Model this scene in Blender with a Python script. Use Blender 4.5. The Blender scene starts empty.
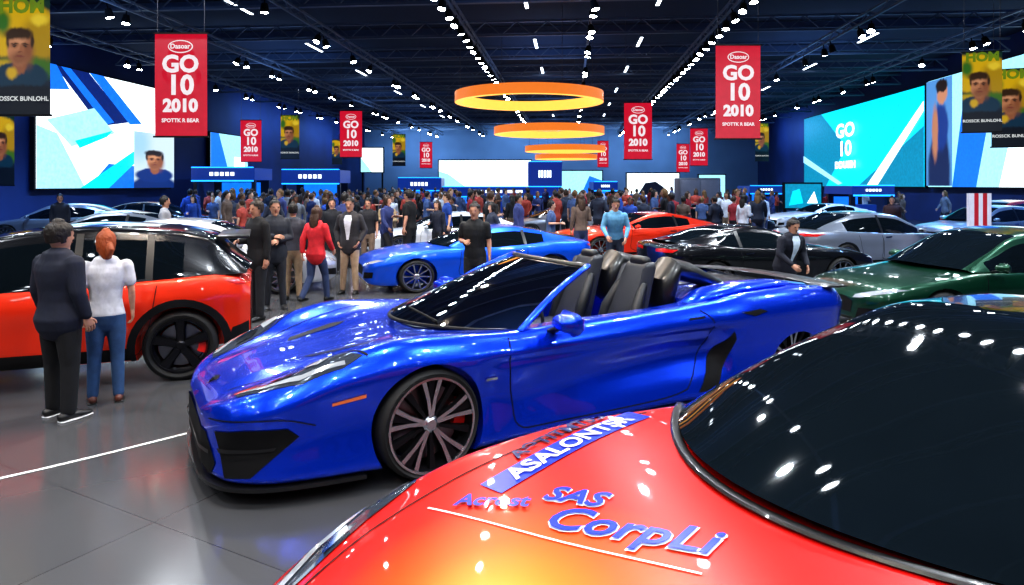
import bpy, bmesh, math, random
import numpy as np
from mathutils import Vector, Matrix
from mathutils.bvhtree import BVHTree
random.seed(7)
S=bpy.context.scene; COL=S.collection
H=2.05; FP=683.0
try:
    S.view_settings.view_transform='Standard'
except Exception: pass
try: S.view_settings.look='Medium High Contrast'
except Exception: pass

# ------------------------------------------------------------ helpers
def C(r,g,b):
    f=lambda v:(v/255/12.92) if v/255<=.04045 else ((v/255+.055)/1.055)**2.4
    return (f(r),f(g),f(b))
def mat(name,col,rough=.5,metal=0.,coat=0.,emit=0.,var=.06,scale=6.,spec=None,crough=.03,bump=0,bscale=7):
    m=bpy.data.materials.new(name); m.use_nodes=True
    nt=m.node_tree; b=nt.nodes['Principled BSDF']
    b.inputs['Roughness'].default_value=rough; b.inputs['Metallic'].default_value=metal
    b.inputs['Coat Weight'].default_value=coat; b.inputs['Coat Roughness'].default_value=crough
    if spec is not None: b.inputs['Specular IOR Level'].default_value=spec
    tc=nt.nodes.new('ShaderNodeTexCoord'); n=nt.nodes.new('ShaderNodeTexNoise'); n.inputs['Scale'].default_value=scale
    r=nt.nodes.new('ShaderNodeValToRGB')
    r.color_ramp.elements[0].position=.3; r.color_ramp.elements[1].position=.7
    r.color_ramp.elements[0].color=(*[c*(1-var) for c in col],1)
    r.color_ramp.elements[1].color=(*[min(1,c*(1+var)) for c in col],1)
    nt.links.new(tc.outputs['Object'],n.inputs['Vector']); nt.links.new(n.outputs['Fac'],r.inputs['Fac'])
    if emit>0:
        nt.links.new(r.outputs['Color'],b.inputs['Emission Color']); b.inputs['Emission Strength'].default_value=emit
        b.inputs['Base Color'].default_value=(.01,.01,.01,1)
    else: nt.links.new(r.outputs['Color'],b.inputs['Base Color'])
    if bump>0:
        n2=nt.nodes.new('ShaderNodeTexNoise'); n2.inputs['Scale'].default_value=bscale; n2.inputs['Distortion'].default_value=1.2; n2.inputs['Detail'].default_value=3
        mp=nt.nodes.new('ShaderNodeMapping'); mp.inputs['Scale'].default_value=(1,1,.55); bu=nt.nodes.new('ShaderNodeBump'); bu.inputs['Strength'].default_value=bump; bu.inputs['Distance'].default_value=.04
        nt.links.new(tc.outputs['Object'],mp.inputs[0]); nt.links.new(mp.outputs[0],n2.inputs['Vector']); nt.links.new(n2.outputs['Fac'],bu.inputs['Height']); nt.links.new(bu.outputs[0],b.inputs['Normal'])
    return m
def finish(me,smooth=True,ang=40):
    if smooth:
        me.polygons.foreach_set('use_smooth',[True]*len(me.polygons))
        try: me.set_sharp_from_angle(angle=math.radians(ang))
        except Exception: pass
    me.update()
    return me
def mesh(name,v,f,smooth=True,ang=40):
    me=bpy.data.meshes.new(name); me.from_pydata([tuple(p) for p in v],[],f); return finish(me,smooth,ang)
def bm2me(bm,name,smooth=True,ang=40,recalc=True):
    if recalc: bmesh.ops.recalc_face_normals(bm,faces=bm.faces[:])
    me=bpy.data.meshes.new(name); bm.to_mesh(me); bm.free(); return finish(me,smooth,ang)
def ob(name,me,parent=None,m=None,loc=None,rot=None,scale=None,**kw):
    o=bpy.data.objects.new(name,me); COL.objects.link(o)
    if parent is not None: o.parent=parent
    if m is not None and me is not None:
        ms=m if isinstance(m,(list,tuple)) else [m]
        if len(me.materials)==0:
            for x in ms: me.materials.append(x)
        else:
            for i,x in enumerate(ms):
                if i<len(me.materials) and me.materials[i]!=x:
                    o.material_slots[i].link='OBJECT'; o.material_slots[i].material=x
    if loc is not None: o.location=loc
    if rot is not None: o.rotation_euler=rot
    if scale is not None: o.scale=scale
    for k,v in kw.items(): o[k]=v
    return o
def empty(name,loc=(0,0,0),rot=(0,0,0),scale=(1,1,1),**kw):
    o=bpy.data.objects.new(name,None); COL.objects.link(o); o.location=loc; o.rotation_euler=rot; o.scale=scale
    o.empty_display_size=.2
    for k,v in kw.items(): o[k]=v
    return o
def pos(px,py,D): return Vector(((px-512)*D/FP, D, H-(py-185)*D/FP))
YAW=math.radians(4.86)
def hall(u,v,z=0): return Vector((math.cos(YAW)*u+math.sin(YAW)*v, -math.sin(YAW)*u+math.cos(YAW)*v, z))
def bar(bm,a,b,w,h=None,up=Vector((0,0,1)),mi=0):
    a=Vector(a); b=Vector(b); h=h or w; t=(b-a).normalized()
    s=t.cross(up)
    if s.length<1e-3: s=t.cross(Vector((1,0,0)))
    s.normalize(); q=s.cross(t)
    vs=[bm.verts.new(p+s*(i*w/2)+q*(j*h/2)) for p in (a,b) for i,j in ((-1,-1),(1,-1),(1,1),(-1,1))]
    for f in ((0,1,2,3),(4,5,6,7),(0,1,5,4),(1,2,6,5),(2,3,7,6),(3,0,4,7)):
        bm.faces.new([vs[k] for k in f]).material_index=mi
def box(bm,c,d,mi=0,bev=0,seg=2):
    r=bmesh.ops.create_cube(bm,size=1,matrix=Matrix.Translation(c)@Matrix.Diagonal((*d,1)))
    fs=set(f for v in r['verts'] for f in v.link_faces)
    for f in fs: f.material_index=mi
    if bev>0:
        es=list(set(e for v in r['verts'] for e in v.link_edges))
        bmesh.ops.bevel(bm,geom=es,offset=bev,segments=seg,affect='EDGES',profile=.5)
def boxme(name,c,d,bev=0,seg=2):
    bm=bmesh.new(); box(bm,c,d,0,bev,seg); return bm2me(bm,name)
def lathe(bm,prof,n=48,mi=0,closed=True):
    rings=[]
    for r,y in prof:
        rings.append([bm.verts.new((r*math.cos(2*math.pi*k/n),y,r*math.sin(2*math.pi*k/n))) for k in range(n)])
    m=len(rings)
    for i in range(m if closed else m-1):
        a=rings[i]; b=rings[(i+1)%m]
        for k in range(n): bm.faces.new((a[k],a[(k+1)%n],b[(k+1)%n],b[k])).material_index=mi
    return rings
def tube(bm,pts,rad,n=12,ref=Vector((1,0,0)),mi=0,cap=True):
    pts=[Vector(p) for p in pts]; rad=[(r,r) if not isinstance(r,tuple) else r for r in rad]
    if cap:
        t0=(pts[0]-pts[1]).normalized(); t1=(pts[-1]-pts[-2]).normalized()
        r0=min(rad[0]); r1=min(rad[-1])
        pts=[pts[0]+t0*r0*.9,pts[0]+t0*r0*.6]+pts+[pts[-1]+t1*r1*.6,pts[-1]+t1*r1*.9]
        sc=lambda r,s:(r[0]*s,r[1]*s)
        rad=[sc(rad[0],.3),sc(rad[0],.78)]+rad+[sc(rad[-1],.78),sc(rad[-1],.3)]
    rings=[]
    for i,p in enumerate(pts):
        t=(pts[min(i+1,len(pts)-1)]-pts[max(i-1,0)]).normalized()
        s=ref-t*ref.dot(t)
        if s.length<.05: s=Vector((0,1,0))-t*t.y
        s.normalize(); q=t.cross(s)
        rings.append([bm.verts.new(p+s*(rad[i][0]*math.cos(a))+q*(rad[i][1]*math.sin(a))) for a in [2*math.pi*k/n for k in range(n)]])
    for i in range(len(rings)-1):
        for k in range(n): bm.faces.new((rings[i][k],rings[i][(k+1)%n],rings[i+1][(k+1)%n],rings[i+1][k])).material_index=mi
    bm.faces.new(rings[0][::-1]).material_index=mi; bm.faces.new(rings[-1]).material_index=mi
def pchip(xs,ys):
    xs=np.array(xs,float); ys=np.array(ys,float)
    o=np.argsort(xs); xs=xs[o]; ys=ys[o]
    h=np.diff(xs); d=np.diff(ys)/h; m=np.zeros(len(xs)); m[0]=d[0]; m[-1]=d[-1]
    for i in range(1,len(xs)-1):
        if d[i-1]*d[i]>0:
            w1=2*h[i]+h[i-1]; w2=h[i]+2*h[i-1]; m[i]=(w1+w2)/(w1/d[i-1]+w2/d[i])
    def f(x):
        x=min(max(x,xs[0]),xs[-1]); i=min(max(np.searchsorted(xs,x)-1,0),len(h)-1)
        t=(x-xs[i])/h[i]
        return float((2*t**3-3*t**2+1)*ys[i]+(t**3-2*t**2+t)*h[i]*m[i]+(-2*t**3+3*t**2)*ys[i+1]+(t**3-t**2)*h[i]*m[i+1])
    return f
def catmull(P,sub=3):
    P=[np.array(p,float) for p in P]; out=[]
    for i in range(len(P)-1):
        p0=P[max(i-1,0)]; p1=P[i]; p2=P[i+1]; p3=P[min(i+2,len(P)-1)]
        for k in range(sub):
            t=k/sub
            out.append(.5*((2*p1)+(-p0+p2)*t+(2*p0-5*p1+4*p2-p3)*t*t+(-p0+3*p1-3*p2+p3)*t**3))
    out.append(P[-1]); return out
def evalmesh(o,name):
    dg=bpy.context.evaluated_depsgraph_get(); dg.update()
    return bpy.data.meshes.new_from_object(o.evaluated_get(dg),depsgraph=dg)
def textme(s,size=1.0,off=0.0,ext=0.0,align='CENTER',shear=0):
    cu=bpy.data.curves.new('t','FONT'); cu.body=s; cu.size=size; cu.offset=off; cu.extrude=ext
    cu.align_x=align; cu.align_y='CENTER'; cu.shear=shear; cu.resolution_u=3
    o=bpy.data.objects.new('t',cu); COL.objects.link(o); bpy.context.view_layer.update()
    me=evalmesh(o,'lettering'); bpy.data.objects.remove(o); bpy.data.curves.remove(cu); me.name='lettering'
    me.materials.clear()
    return me
def ss(x,a,b):
    t=max(0,min(1,(x-a)/(b-a))); return t*t*(3-2*t)

# ------------------------------------------------------------ materials
M={}
M['black']=mat('black_trim',(.008,.008,.009),.35,coat=.3)
M['matte']=mat('matte_black',(.004,.004,.005),.7,spec=.25)
M['rubber']=mat('tyre_rubber',(.010,.010,.010),.65)
M['alloy']=mat('machined_alloy',(.72,.73,.77),.25,1.)
M['darkalloy']=mat('dark_alloy',(.025,.025,.03),.3,.8)
M['disc']=mat('brake_disc_steel',(.25,.25,.27),.35,1.)
M['redcal']=mat('red_caliper',(.7,.015,.01),.35)
M['glass']=mat('tinted_glass',(.004,.007,.010),.03,spec=.6)
M['lamp']=mat('headlight_lens',(.60,.65,.72),.08,.5,1.)
M['lampdark']=mat('headlight_dark',(.10,.12,.16),.1,.6,1.)
M['tail']=mat('tail_light_red',(.5,.01,.01),.12,0,1.)
M['amber']=mat('amber_marker',(1,.2,.02),.3,0,1.,emit=.5)
M['chrome']=mat('chrome',(.8,.8,.82),.1,1.)
M['leather']=mat('black_leather',(.010,.011,.014),.42,spec=.5)
M['leather2']=mat('grey_leather',(.028,.030,.038),.42)
M['dash']=mat('dashboard_grey',(.10,.11,.12),.5)
def paint(name,col,metal=.35,rough=.3,var=.05): return mat(name,col,rough,metal,1.,var=var,scale=1.5)
M['blue']=paint('blue_paint',C(0,66,236),.72,.26)
M['orange']=paint('orange_paint',C(238,50,8),.35,.33)
M['mblue']=paint('bright_blue_paint',C(0,92,238),.5)
M['white']=paint('white_paint',C(225,230,238),.1)
M['silver']=paint('silver_paint',C(150,157,170),.65)
M['grey']=paint('pearl_paint',C(196,201,210),.3)
M['blackp']=paint('black_paint',(.007,.008,.011),.3,.2)
M['green']=paint('green_paint',C(8,62,42),.6)
M['redp']=paint('red_paint',C(190,20,25),.3)
g=bpy.data.materials.new('clear_windscreen'); g.use_nodes=True; nt=g.node_tree; nt.nodes.clear()
out=nt.nodes.new('ShaderNodeOutputMaterial'); mx=nt.nodes.new('ShaderNodeMixShader'); tr=nt.nodes.new('ShaderNodeBsdfTransparent'); gl=nt.nodes.new('ShaderNodeBsdfGlossy'); lw=nt.nodes.new('ShaderNodeFresnel')
lw.inputs['IOR'].default_value=1.7; tr.inputs['Color'].default_value=(.62,.72,.74,1); gl.inputs['Roughness'].default_value=.02
nt.links.new(lw.outputs[0],mx.inputs[0]); nt.links.new(tr.outputs[0],mx.inputs[1]); nt.links.new(gl.outputs[0],mx.inputs[2]); nt.links.new(mx.outputs[0],out.inputs[0]); M['clear']=g
w=paint('graded_red_orange',(1,.1,.01),.25,.34); nt=w.node_tree; b=nt.nodes['Principled BSDF']
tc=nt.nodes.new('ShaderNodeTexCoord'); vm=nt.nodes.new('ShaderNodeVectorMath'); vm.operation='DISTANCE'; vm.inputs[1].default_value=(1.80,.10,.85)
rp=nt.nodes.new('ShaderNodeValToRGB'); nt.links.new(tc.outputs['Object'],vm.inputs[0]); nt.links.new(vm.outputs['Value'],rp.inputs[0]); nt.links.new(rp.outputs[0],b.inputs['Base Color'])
e=rp.color_ramp.elements; e[0].position=.05; e[0].color=(*C(255,142,4),1); e[1].position=.95; e[1].color=(*C(200,10,5),1)  # orange around one hood point, grading to red with distance
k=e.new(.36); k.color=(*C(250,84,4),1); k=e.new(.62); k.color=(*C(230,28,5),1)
M['graded']=w

# ------------------------------------------------------------ draping
def drape_frame(view,sgn=1):
    if view=='side': return Vector((0,sgn*3,0)),Vector((1,0,0)),Vector((0,0,1)),Vector((0,-sgn,0))
    if view=='top': return Vector((0,0,3)),Vector((1,0,0)),Vector((0,1,0)),Vector((0,0,-1))
    if view=='front': return Vector((5,0,0)),Vector((0,1,0)),Vector((0,0,1)),Vector((-1,0,0))
    if view=='rear': return Vector((-5,0,0)),Vector((0,1,0)),Vector((0,0,1)),Vector((1,0,0))
    if view=='corner':
        n=Vector((-.77,-.64*sgn,0)); u=Vector((-.64,.77*sgn,0)); return -n*5,u,Vector((0,0,1)),n
def drape_bm(bm,bvh,fr,off,maxe,name):
    o,u,v,n=fr
    for it in range(7):
        bmesh.ops.triangulate(bm,faces=bm.faces[:])
        es=[e for e in bm.edges if e.calc_length()>maxe]
        if not es: break
        bmesh.ops.subdivide_edges(bm,edges=es,cuts=1)
    bmesh.ops.triangulate(bm,faces=bm.faces[:])
    bad=[]
    for vt in bm.verts:
        p=o+u*vt.co.x+v*vt.co.y
        loc,nor,i,d=bvh.ray_cast(p,n)
        if loc is None: bad.append(vt); continue
        if nor.dot(n)>0: nor=-nor
        vt.co=loc+nor*off
    if bad: bmesh.ops.delete(bm,geom=bad,context='VERTS')
    return bm2me(bm,name,recalc=False,ang=80)
def drape(bvh,pts,view,sgn=1,off=.005,maxe=.06,name='panel'):
    if sgn<0 and view in('top','front','rear'): pts=[(a,-b) if view=='top' else (-a,b) for a,b in pts]
    bm=bmesh.new(); bm.faces.new([bm.verts.new((a,b,0)) for a,b in pts])
    return drape_bm(bm,bvh,drape_frame(view,sgn),off,maxe,name)
def seam(bvh,pts,view,sgn=1,wd=.009,off=.003,name='seam',sm=4):
    if sgn<0 and view in('top','front','rear'): pts=[(a,-b) if view=='top' else (-a,b) for a,b in pts]
    pts=[Vector((p[0],p[1],0)) for p in catmull(pts,sm)]
    bm=bmesh.new(); pr=[]
    for i,p in enumerate(pts):
        t=(pts[min(i+1,len(pts)-1)]-pts[max(i-1,0)]).normalized(); q=Vector((-t.y,t.x,0))*wd/2
        pr.append((bm.verts.new(p+q),bm.verts.new(p-q)))
    for i in range(len(pr)-1): bm.faces.new((pr[i][0],pr[i+1][0],pr[i+1][1],pr[i][1]))
    return drape_bm(bm,bvh,drape_frame(view,sgn),off,.06,name)
def drapetext(bvh,s,size,cen,bdir,off=.007,bold=.0,shear=0,sx=1):
    me=textme(s,size,bold,0,'CENTER',shear); bm=bmesh.new(); bm.from_mesh(me); bpy.data.meshes.remove(me)
    b=Vector((bdir[0],bdir[1],0)).normalized(); q=Vector((-b.y,b.x,0))
    for v in bm.verts: v.co=Vector((cen[0],cen[1],0))+b*v.co.x*sx+q*v.co.y
    return drape_bm(bm,bvh,drape_frame('top'),off,.04,'lettering')

# ------------------------------------------------------------ car shell
def sec_gen(w,zb,zs,zc):
    h=zs-zb; d=zc-zs
    return [(0,zb),(.5*w,zb),(.88*w,zb),(.95*w,zb+.03),(.975*w,zb+.22*h),(.985*w,zb+.5*h),(1.0*w,zb+.70*h),(.985*w,zb+.83*h),(.94*w,zs-.01),(.86*w,zs+.2*d),(.6*w,zs+.72*d),(.3*w,zs+.95*d),(0,zc)]
def sec_sport(w,zb,zs,zc):
    h=zs-zb
    return [(0,zb),(.5*w,zb),(.9*w,zb),(.985*w,zb+.03),(.985*w,zb+.15*h),(.96*w,zb+.42*h),(.985*w,zb+.66*h),(1.0*w,zb+.78*h),(.975*w,zb+.88*h),(.90*w,zs),(.80*w,zs+.012),(.6*w,zs+(zc-zs)*.6),(.3*w,zc),(0,zc)]
def shell(st,arches,sec=sec_gen,cock=None,nx=120,yin=.62,mod=None):
    st=np.array(st,float); f=[pchip(st[:,0],st[:,k]) for k in range(1,5)]
    x0,x1=st[:,0].min(),st[:,0].max(); L=x1-x0
    xs=[x0+L*(.5-.5*math.cos(math.pi*t))*.5+L*t*.5 for t in np.linspace(0,1,nx)]
    V=[];Fc=[];n=None
    for x in xs:
        P=catmull(sec(*[g(x) for g in f]),4)
        if mod: P=[mod(x,p[0],p[1]) for p in P]
        ring=[(x,p[0],p[1]) for p in P]+[(x,-p[0],p[1]) for p in P[-2:0:-1]]
        n=len(ring); V+=ring
    for i in range(len(xs)-1):
        for k in range(n): Fc.append((i*n+k,i*n+(k+1)%n,(i+1)*n+(k+1)%n,(i+1)*n+k))
    Fc.append(tuple(range(n))); Fc.append(tuple(range((len(xs)-1)*n,len(xs)*n)))
    bm=bmesh.new(); vs=[bm.verts.new(v) for v in V]
    for q in Fc: bm.faces.new([vs[k] for k in q])
    me=bm2me(bm,'body'); me.materials.append(M['blue']); me.materials.append(M['matte'])
    o=bpy.data.objects.new('tmp',me); COL.objects.link(o)
    bm=bmesh.new()
    for (ax,r,az) in arches:
        for s in (1,-1):
            bmesh.ops.create_cone(bm,cap_ends=True,segments=64,radius1=r,radius2=r,depth=.7,matrix=Matrix.Translation((ax,s*(yin+.35),az))@Matrix.Rotation(math.pi/2,4,'X'))
    if cock: box(bm,cock[0],cock[1],0,.08,4)
    for q in bm.faces: q.material_index=1
    cm=bm2me(bm,'cut'); cm.materials.append(M['blue']); cm.materials.append(M['matte'])
    co=bpy.data.objects.new('cut',cm); COL.objects.link(co)
    md=o.modifiers.new('b','BOOLEAN'); md.operation='DIFFERENCE'; md.object=co; md.solver='EXACT'
    try: md.material_mode='INDEX'
    except Exception: pass
    bvh0=BVHTree.FromPolygons([v.co.copy() for v in me.vertices],[tuple(p.vertices) for p in me.polygons])
    res=evalmesh(o,'body'); res.name='body'
    bpy.data.objects.remove(o); bpy.data.objects.remove(co)
    finish(res,True,32)
    res.materials.clear()
    return res,bvh0
def greenhouse(st,hdr,rhdr,bp,aend,cend,bf,br,crown=.03):
    st=np.array(st,float); f=[pchip(st[:,0],st[:,k]) for k in range(1,5)]
    x0,x1=st[:,0].min(),st[:,0].max()
    xs=sorted(set(list(np.linspace(x0,x1,70))+[hdr,rhdr,aend,cend]+[b+d for b in bp for d in(-.035,.035)]),reverse=True)
    NS,NC,NT=8,3,8; rows=[]
    for x in xs:
        wb,zb,wt,zt=[g(x) for g in f]; hf=min(1,max(0,(zt-zb)/.3)); H_=[]
        for k in range(NS+1):
            q=k/NS; H_.append((wb+(wt-wb)*q**1.2, zb+(zt-.05*hf-zb)*q))
        a=np.array((wt,zt-.05*hf)); c=np.array((wt-.01,zt-.004)); e=np.array((wt-.09,zt+crown*(1-((wt-.09)/wt)**2)))
        for k in range(1,NC+1):
            t=k/NC; p=(1-t)**2*a+2*t*(1-t)*c+t*t*e; H_.append(tuple(p))
        for k in range(1,NT+1):
            y=(wt-.09)*(1-k/NT); H_.append((y,zt+crown*(1-(y/wt)**2)))
        full=H_+[(-y,z) for y,z in H_[-2::-1]]
        wf=max(0,min(1,(x-hdr)/(x1-hdr)))*.8+.2 if x>hdr else max(0,.2*(1-(hdr-x)/.4))
        wr=max(0,min(1,(rhdr-x)/(rhdr-x0)))
        rows.append([(x+(bf*wf-br*wr)*(1-(y/max(wb,.1))**2),y,z) for y,z in full])
    n=len(rows[0]); groups={}
    for i in range(len(xs)-1):
        xm=(xs[i]+xs[i+1])/2
        for c in range(n-1):
            cc=c if c<n//2 else n-2-c; sd='l' if c<n//2 else 'r'
            if cc<NS:
                inb=any(abs(xm-b)<.036 for b in bp)
                if xm>aend or xm<cend or inb or cc>=NS-1 : key=('roof','') if not inb else ('pillar',sd+str([abs(xm-b)<.036 for b in bp].index(True)))
                else: key=('side_window',sd+str(sum(xm<b for b in bp)))
            elif cc<NS+NC-(1 if xm>hdr or xm<rhdr else 0): key=('roof','')
            else: key=('windshield','') if xm>hdr else (('rear_window','') if xm<rhdr else ('roof',''))
            groups.setdefault(key,[]).append((i,c))
    out={}
    for key,cells in groups.items():
        idx={};V=[];Fc=[]
        def gi(i,c):
            if (i,c) not in idx: idx[(i,c)]=len(V); V.append(rows[i][c])
            return idx[(i,c)]
        for i,c in cells: Fc.append((gi(i,c),gi(i,c+1),gi(i+1,c+1),gi(i+1,c)))
        out[key]=mesh(key[0],V,Fc,True,50)
    return out
# ------------------------------------------------------------ wheels
def wheel_meshes(R,wd,rr,style):
    bm=bmesh.new(); hw=wd/2
    lathe(bm,[(rr-.01,hw*.80),(rr+.01,hw*.92),(rr+(R-rr)*.5,hw*1.03),(R-.03,hw*.96),(R-.008,hw*.82),(R,hw*.6),(R,0),(R,-hw*.6),(R-.008,-hw*.82),(R-.03,-hw*.96),(rr+(R-rr)*.5,-hw),(rr-.01,-hw*.8)],64)
    tyre=bm2me(bm,'tyre')
    bm=bmesh.new()
    lathe(bm,[(rr+.004,hw*.95),(rr-.012,hw*.95),(rr-.03,hw*.6),(rr-.035,-hw*.7),(rr+.0,-hw*.7),(rr,hw*.7)],56,mi=1)
    lathe(bm,[(rr+.008,hw*.90),(rr+.006,hw*1.0),(rr-.010,hw*1.0),(rr-.012,hw*.90)],56,mi=0)
    lathe(bm,[(.001,hw*.85),(.035,hw*.85),(.06,hw*.72),(.065,hw*.2),(.001,hw*.2)],24,mi=0)
    def spoke(a0,a1,w0,w1,mi,yo=0):
        ri,ro=.045,rr-.008
        p=[]
        for r,a,wv,yf,yb in ((ri,a0,w0,hw*.78+yo,hw*.35),((ri+ro)/2,(a0+a1)/2,(w0+w1)/2*.85,hw*.86+yo,hw*.55),(ro,a1,w1,hw*.94+yo,hw*.62)):
            d=Vector((math.cos(a),0,math.sin(a))); s=Vector((-math.sin(a),0,math.cos(a)))
            p.append([bm.verts.new(d*r+s*(k*wv/2)+Vector((0,y,0))) for k,y in((-1,yf),(1,yf),(1.5,yb),(-1.5,yb))])
        for i in range(2):
            for k in range(4): bm.faces.new((p[i][k],p[i][(k+1)%4],p[i+1][(k+1)%4],p[i+1][k])).material_index=mi if k==0 else 1
        bm.faces.new(p[0]).material_index=1; bm.faces.new(p[2][::-1]).material_index=1
    if style=='twin':
        for k in range(5):
            a=k*2*math.pi/5+.3
            spoke(a-.08,a-.20,.026,.034,0); spoke(a+.08,a+.20,.026,.034,0); spoke(a-.02,a+.02,.022,.05,1,-.012); spoke(a+.62,a+.62,.02,.05,1,-.014)
    elif style=='five':
        for k in range(5):
            a=k*2*math.pi/5+.3; spoke(a,a,.06,.085,1); 
    else:
        for k in range(10):
            a=k*2*math.pi/10; spoke(a,a+.05,.02,.03,0)
    rim=bm2me(bm,'rim',ang=25)
    bm=bmesh.new(); lathe(bm,[(.04,.012),(rr*.80,.012),(rr*.80,-.012),(.04,-.012)],40); disc=bm2me(bm,'brake_disc')
    bm=bmesh.new()
    P=[]
    for i in range(7):
        a=-.42+i*.14
        P.append([bm.verts.new((-math.cos(a)*r,y,math.sin(a)*r)) for r,y in((rr*.62,.06),(rr*.92,.055),(rr*.92,-.04),(rr*.62,-.04))])
    for i in range(6):
        for k in range(4): bm.faces.new((P[i][k],P[i][(k+1)%4],P[i+1][(k+1)%4],P[i+1][k]))
    bm.faces.new(P[0]);bm.faces.new(P[-1]); cal=bm2me(bm,'brake_caliper',ang=30)
    return tyre,rim,disc,cal
WC={}
def wheels(root,xf,xr,R,ty,wd,rr,style,rimm,detail=2,calm=None,steer=0,Rr=None,tyr=None):
    for x in (xf,xr):
        R_w=R if x==xf else (Rr or R); rr_=rr*R_w/R
        key=(R_w,wd,rr_,style)
        if key not in WC: WC[key]=wheel_meshes(*key)
        t,r,d,c=WC[key]; yy=ty if x==xf else (tyr or ty)
        for s in (1,-1):
            wh=ob('wheel',t,root,M['rubber'],(x,s*yy,R_w),(0,0,(0 if s>0 else math.pi)+(steer if x==xf else 0)))
            ob('rim',r,wh,[rimm,M['darkalloy']])
            if detail>1:
                ob('brake_disc',d,wh,M['disc']); ob('brake_caliper',c,wh,calm or M['redcal'],rot=(0,0 if s>0 else math.pi,0))
def mirror_part(root,x,y,z,s,m,sc=1):
    bm=bmesh.new()
    box(bm,(0,0,0),(.15,.24,.145),0,.06,5)
    for v in bm.verts:
        if v.co.x>0: v.co.y*=.8; v.co.z*=.66
    me=bm2me(bm,'mirror')
    o=ob('mirror',me,root,m,(x,s*(y+.12),z),(0,0,-.15*s),(sc,sc,sc))
    bm=bmesh.new(); box(bm,(-.077,0,0),(.004,.15,.075),0,.001,1); ob('mirror_glass',bm2me(bm,'mirror_glass'),o,M['chrome'])
    bm=bmesh.new(); tube(bm,[(.0,-s*.06,-.04),(.03,-s*.17,-.075)],[(.03,.016),(.04,.018)],8); ob('mirror_stalk',bm2me(bm,'mirror_stalk'),o,M['black'])

SPEC={}
SPEC['sedan']=dict(
 body=[(2.42,.50,.30,.55,.57),(2.36,.68,.25,.60,.63),(2.2,.82,.21,.67,.72),(1.9,.89,.19,.75,.81),(1.4,.92,.19,.82,.88),(.9,.925,.19,.88,.95),(0,.93,.19,.91,.97),(-1,.93,.19,.95,1.0),(-1.6,.92,.2,.98,1.04),(-2.1,.87,.25,.97,1.03),(-2.33,.74,.31,.92,.97),(-2.4,.6,.38,.84,.88)],
 green=[(.98,.80,.91,.76,.935),(.6,.85,.9,.73,1.13),(.12,.87,.9,.66,1.36),(-.4,.87,.91,.655,1.42),(-1.0,.86,.93,.64,1.38),(-1.5,.82,.95,.62,1.22),(-1.95,.74,.98,.62,1.03)],
 hdr=.12,rhdr=-1.05,bp=[-.38],aend=.72,cend=-1.35,bf=.28,br=.2,xf=1.42,xr=-1.42,R=.335,rr=.25)
SPEC['coupe']=dict(
 body=[(2.40,.52,.28,.56,.58),(2.34,.72,.22,.62,.65),(2.2,.84,.18,.70,.75),(1.9,.91,.16,.79,.84),(1.4,.94,.16,.87,.91),(.9,.94,.16,.90,.96),(0,.92,.16,.91,.97),(-.8,.93,.16,.94,1.0),(-1.4,.97,.16,.99,1.03),(-1.9,.95,.2,.99,1.03),(-2.25,.82,.28,.95,1.0),(-2.33,.65,.38,.86,.92)],
 green=[(.72,.80,.92,.75,.95),(.3,.85,.91,.71,1.15),(-.15,.86,.91,.63,1.30),(-.55,.86,.92,.62,1.33),(-1.0,.83,.95,.60,1.27),(-1.5,.76,.98,.58,1.13),(-1.95,.68,1.0,.56,1.03)],
 hdr=-.15,rhdr=-.85,bp=[-.78],aend=.48,cend=-1.2,bf=.3,br=.2,xf=1.45,xr=-1.35,R=.345,rr=.27)
SPEC['suv']=dict(
 body=[(2.28,.6,.36,.70,.74),(2.2,.78,.30,.82,.88),(1.95,.89,.26,.92,.99),(1.2,.93,.24,1.0,1.06),(0,.94,.24,1.02,1.06),(-1.2,.945,.24,1.06,1.1),(-1.6,.92,.28,1.08,1.12),(-1.86,.84,.34,1.02,1.1),(-1.98,.70,.42,.92,1.0)],
 green=[(1.12,.82,1.02,.78,1.05),(.8,.87,1.01,.74,1.25),(.35,.89,1.0,.68,1.52),(-.4,.89,1.02,.68,1.60),(-1.1,.87,1.05,.665,1.56),(-1.55,.83,1.07,.64,1.46),(-1.82,.76,1.08,.66,1.22),(-1.94,.72,1.08,.66,1.11)],
 hdr=.35,rhdr=-1.55,bp=[-.35,-1.0],aend=.86,cend=-1.32,bf=.25,br=.06,xf=1.38,xr=-1.30,R=.365,rr=.275)
CACHE={}
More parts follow.
